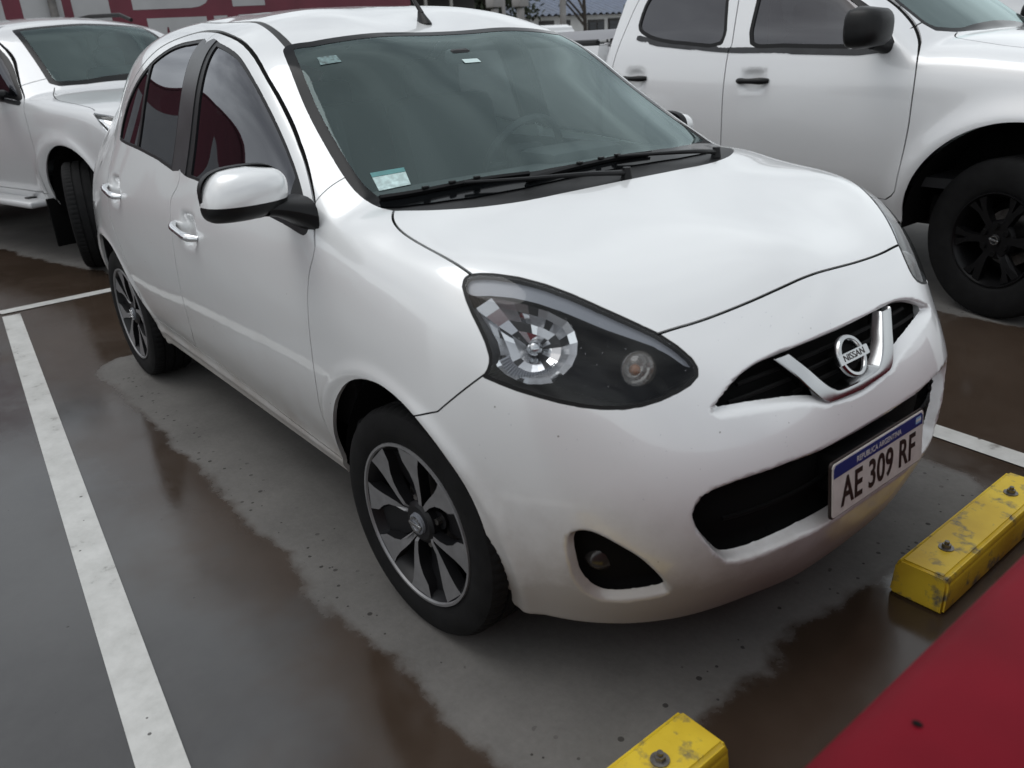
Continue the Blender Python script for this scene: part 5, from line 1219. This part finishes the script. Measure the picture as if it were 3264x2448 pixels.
# ------------------------------------------------------------------ white house with the blue roof, poles, trees
bx=-25.
hs=empty('white_house',(bx,0,0),0,'low white house under a blue corrugated metal roof in the distance','house')
hw=pmat('white_render',(.66,.66,.64),.8,var=.08,vscale=2);rf=pmat('blue_roof_sheet',(.06,.085,.14),.45,var=.2,vscale=3)
box('house_wall',(-2.6,25.5,1.1),(5,13,2.28),hw,hs,.02)
rows=[]
for i in range(280):
    yy=19.9+i*.06;h=.045*math.sin(i*math.pi/3)
    rows.append([(.22,yy,2.27+h),(-2.0,yy,3.0+h),(-2.6,yy,3.1+h),(-5.6,yy,2.2+h)])
sheet('roof',rows,rf,hs,smooth=.4)
wf=pmat('dark_window_frame',(.02,.017,.015),.5);gl=pmat('dim_window_pane',(.05,.055,.06),.12)
def win(y0,y1,z0,z1,name='window'):
    t=empty(name);t.parent=hs
    box('frame',(-.085,(y0+y1)/2,(z0+z1)/2),(.06,y1-y0,z1-z0),wf,t,.005)
    for k in range(2):
        w=(y1-y0)/2-.10;cy_=y0+(k+.5)*(y1-y0)/2;
        for j in range(3): box('pane',(-.05,cy_,z0+.10+(z1-z0-.2)*(j+.5)/3),(.02,w,(z1-z0-.2)/3-.02),gl,t)
win(24.2,25.15,1.45,2.05);win(25.4,26.6,1.4,2.08)
box('door',(-.09,22.95,1.05),(.05,.50,2.05),wf,hs,.005);box('door',(-.09,21.9,1.05),(.05,.8,2.05),wf,hs,.005)
def pole(x,y,h,r,label,mat):
    t=empty('utility_pole',(x,y,0),0,label,'pole')
    tube('pole_shaft',[(0,0,0),(0,0,h)],[r,r*.8],mat,t,14);tube('cross_arm',[(0,-.5,h-.5),(0,.5,h-.5)],.05,mat,t,8)
    return t
conc=pmat('concrete_post',(.30,.29,.28),.8,var=.15,vscale=4);wood=pmat('bark',(.05,.042,.035),.9,bump=1,bscale=20,var=.3)
pole(-21,19.05,7,.115,'pale concrete utility pole in front of the blue roof',conc)
pole(-19,14.84,6,.06,'thin concrete pole left of the blue roof',conc)
for i,(yy,zz) in enumerate(((12.93,4.2),(13.82,4.2))):
    t=empty('concrete_column',(-17,yy,0),0,('squat concrete column with a cap in the gap left of the blue roof','squat concrete column with a cap touching the left end of the blue roof')[i],'column','concrete columns beside the dark lot')
    box('shaft',(0,0,1.1),(.16,.16,2.2),conc,t,.02);box('cap',(0,0,2.36),(.32,.34,.26),conc,t,.02)
def tree(x,y,h,cr,label,leaf,n=2600,dense=True,seed=1,trunk_r=.14):
    rnd=random.Random(seed);t=empty('tree',(x,y,0),0,label,'tree','trees behind the car park')
    br=[]
    tr=[(0,0,0),(.05,.03,h*.25),(-.04,.05,h*.5),(.03,0,h*.8)]
    tube('trunk',smooth_line(tr,4),[trunk_r*(1-.05*i) for i in range(13)],wood,t,9)
    V=[];F=[]
    for k in range(9):
        a=rnd.uniform(0,6.28);z0=h*rnd.uniform(.3,.65);p=[(0,0,z0),(cr*.4*math.cos(a),cr*.4*math.sin(a),z0+h*.12),(cr*.85*math.cos(a+.3),cr*.85*math.sin(a+.3),z0+h*rnd.uniform(.2,.35))]
        v,f=tube_mesh(smooth_line(p,4),list(np.linspace(trunk_r*.5,.015,9)),6);o=len(V);V+=v;F+=[tuple(i+o for i in q) for q in f];br.append(p)
        link('limb',mesh_of('limb',v,f),wood,t,.8)
    if n:
        V=[];F=[];cl=[(rnd.gauss(0,cr*.45),rnd.gauss(0,cr*.45),h*rnd.uniform(.42,1.0)) for _ in range(26)]+[p[2] for p in br]+[p[1] for p in br]
        for _ in range(n):
            c_=rnd.choice(cl);r_=cr*.30;p=Vector((c_[0]+rnd.gauss(0,r_*.6),c_[1]+rnd.gauss(0,r_*.6),c_[2]+rnd.gauss(0,r_*.5)))
            u=Vector((rnd.gauss(0,1),rnd.gauss(0,1),rnd.gauss(0,1))).normalized();v=u.orthogonal().normalized();s=rnd.uniform(.06,.14);o=len(V)
            V+=[p-u*s,p+v*s*.45,p+u*s,p-v*s*.45];F.append((o,o+1,o+2,o+3))
        link('crown',mesh_of('crown',V,F),leaf,t)
    return t
lf=pmat('dark_leaves',(.028,.040,.018),.6,var=.4,vscale=3)
tree(-24,18.1,5.2,1.8,'dark evergreen tree filling the gap between the two concrete columns',lf,3600,seed=2)
tree(-27,14.2,6,2.6,'broad dark tree above the hatchback roof beside the end of the red wall',lf,4200,seed=3)
tree(-23.2,22.15,6,1.6,'bare-branched street tree in front of the blue roof',lf,260,seed=5,trunk_r=.10)
dk=pmat('dark_shed_steel',(.05,.048,.046),.7,var=.3,vscale=1.5)
sd_=empty('open_shed',(-20,4.3,0),0,'dark open-sided shed between the red wall and the columns','shed')
box('back_wall',(-2.5,8.8,1.6),(.15,6.5,3.2),dk,sd_);box('shed_roof',(-1.2,8.8,3.25),(3,6.8,.12),dk,sd_)
for yy in(7.15,8.4,9.3): tube('shed_post',[(.1,yy,0),(.1,yy,3.2)],.05,pmat('pale_post',(.35,.34,.32),.7),sd_,8)
# far pickup seen over the hatchback roof
fp_=empty('small_pickup',(-13.0,10.7,0),math.radians(190),'small white pickup with an open rack seen just above the hatchback roof','pickup truck')
prism('cab',[(-.9,.5),(.95,.5),(1.0,1.0),(.55,1.12),(.30,1.60),(.15,1.66),(-.55,1.66),(-.68,1.58),(-.78,1.1),(-.9,1.05)],-.75,.75,((0,0,0),(1,0,0),(0,0,1),(0,1,0)),M['twhite'],fp_,bev=.05)
for s in(-1,1): prism('side_window',[(-.55,1.14),(.42,1.14),(.20,1.56),(-.48,1.56)],0,.01,((0,.752*s,0),(1,0,0),(0,0,1),(0,s,0)),M['tinted'],fp_)
box('load_bed',(-1.75,0,.80),(1.7,1.5,.5),M['twhite'],fp_,.03)
for s in(-1,1):
    tube('rack_rail',[(-2.55,.7*s,1.1),(-2.5,.7*s,1.42),(-1.0,.7*s,1.46),(-.95,.7*s,1.1)],.025,M['black'],fp_,8);tube('rack_rail',[(-2.5,.7*s,1.26),(-.97,.7*s,1.26)],.02,M['black'],fp_,8)
for wx in(.55,-1.9):
    for s in(-1,1):
        o=lathe('wheel',[(.05,-.09),(.29,-.09),(.31,-.05),(.31,.05),(.29,.09),(.05,.09)],M['rubber'],fp_,n=32);o.location=(wx,.70*s,.31)
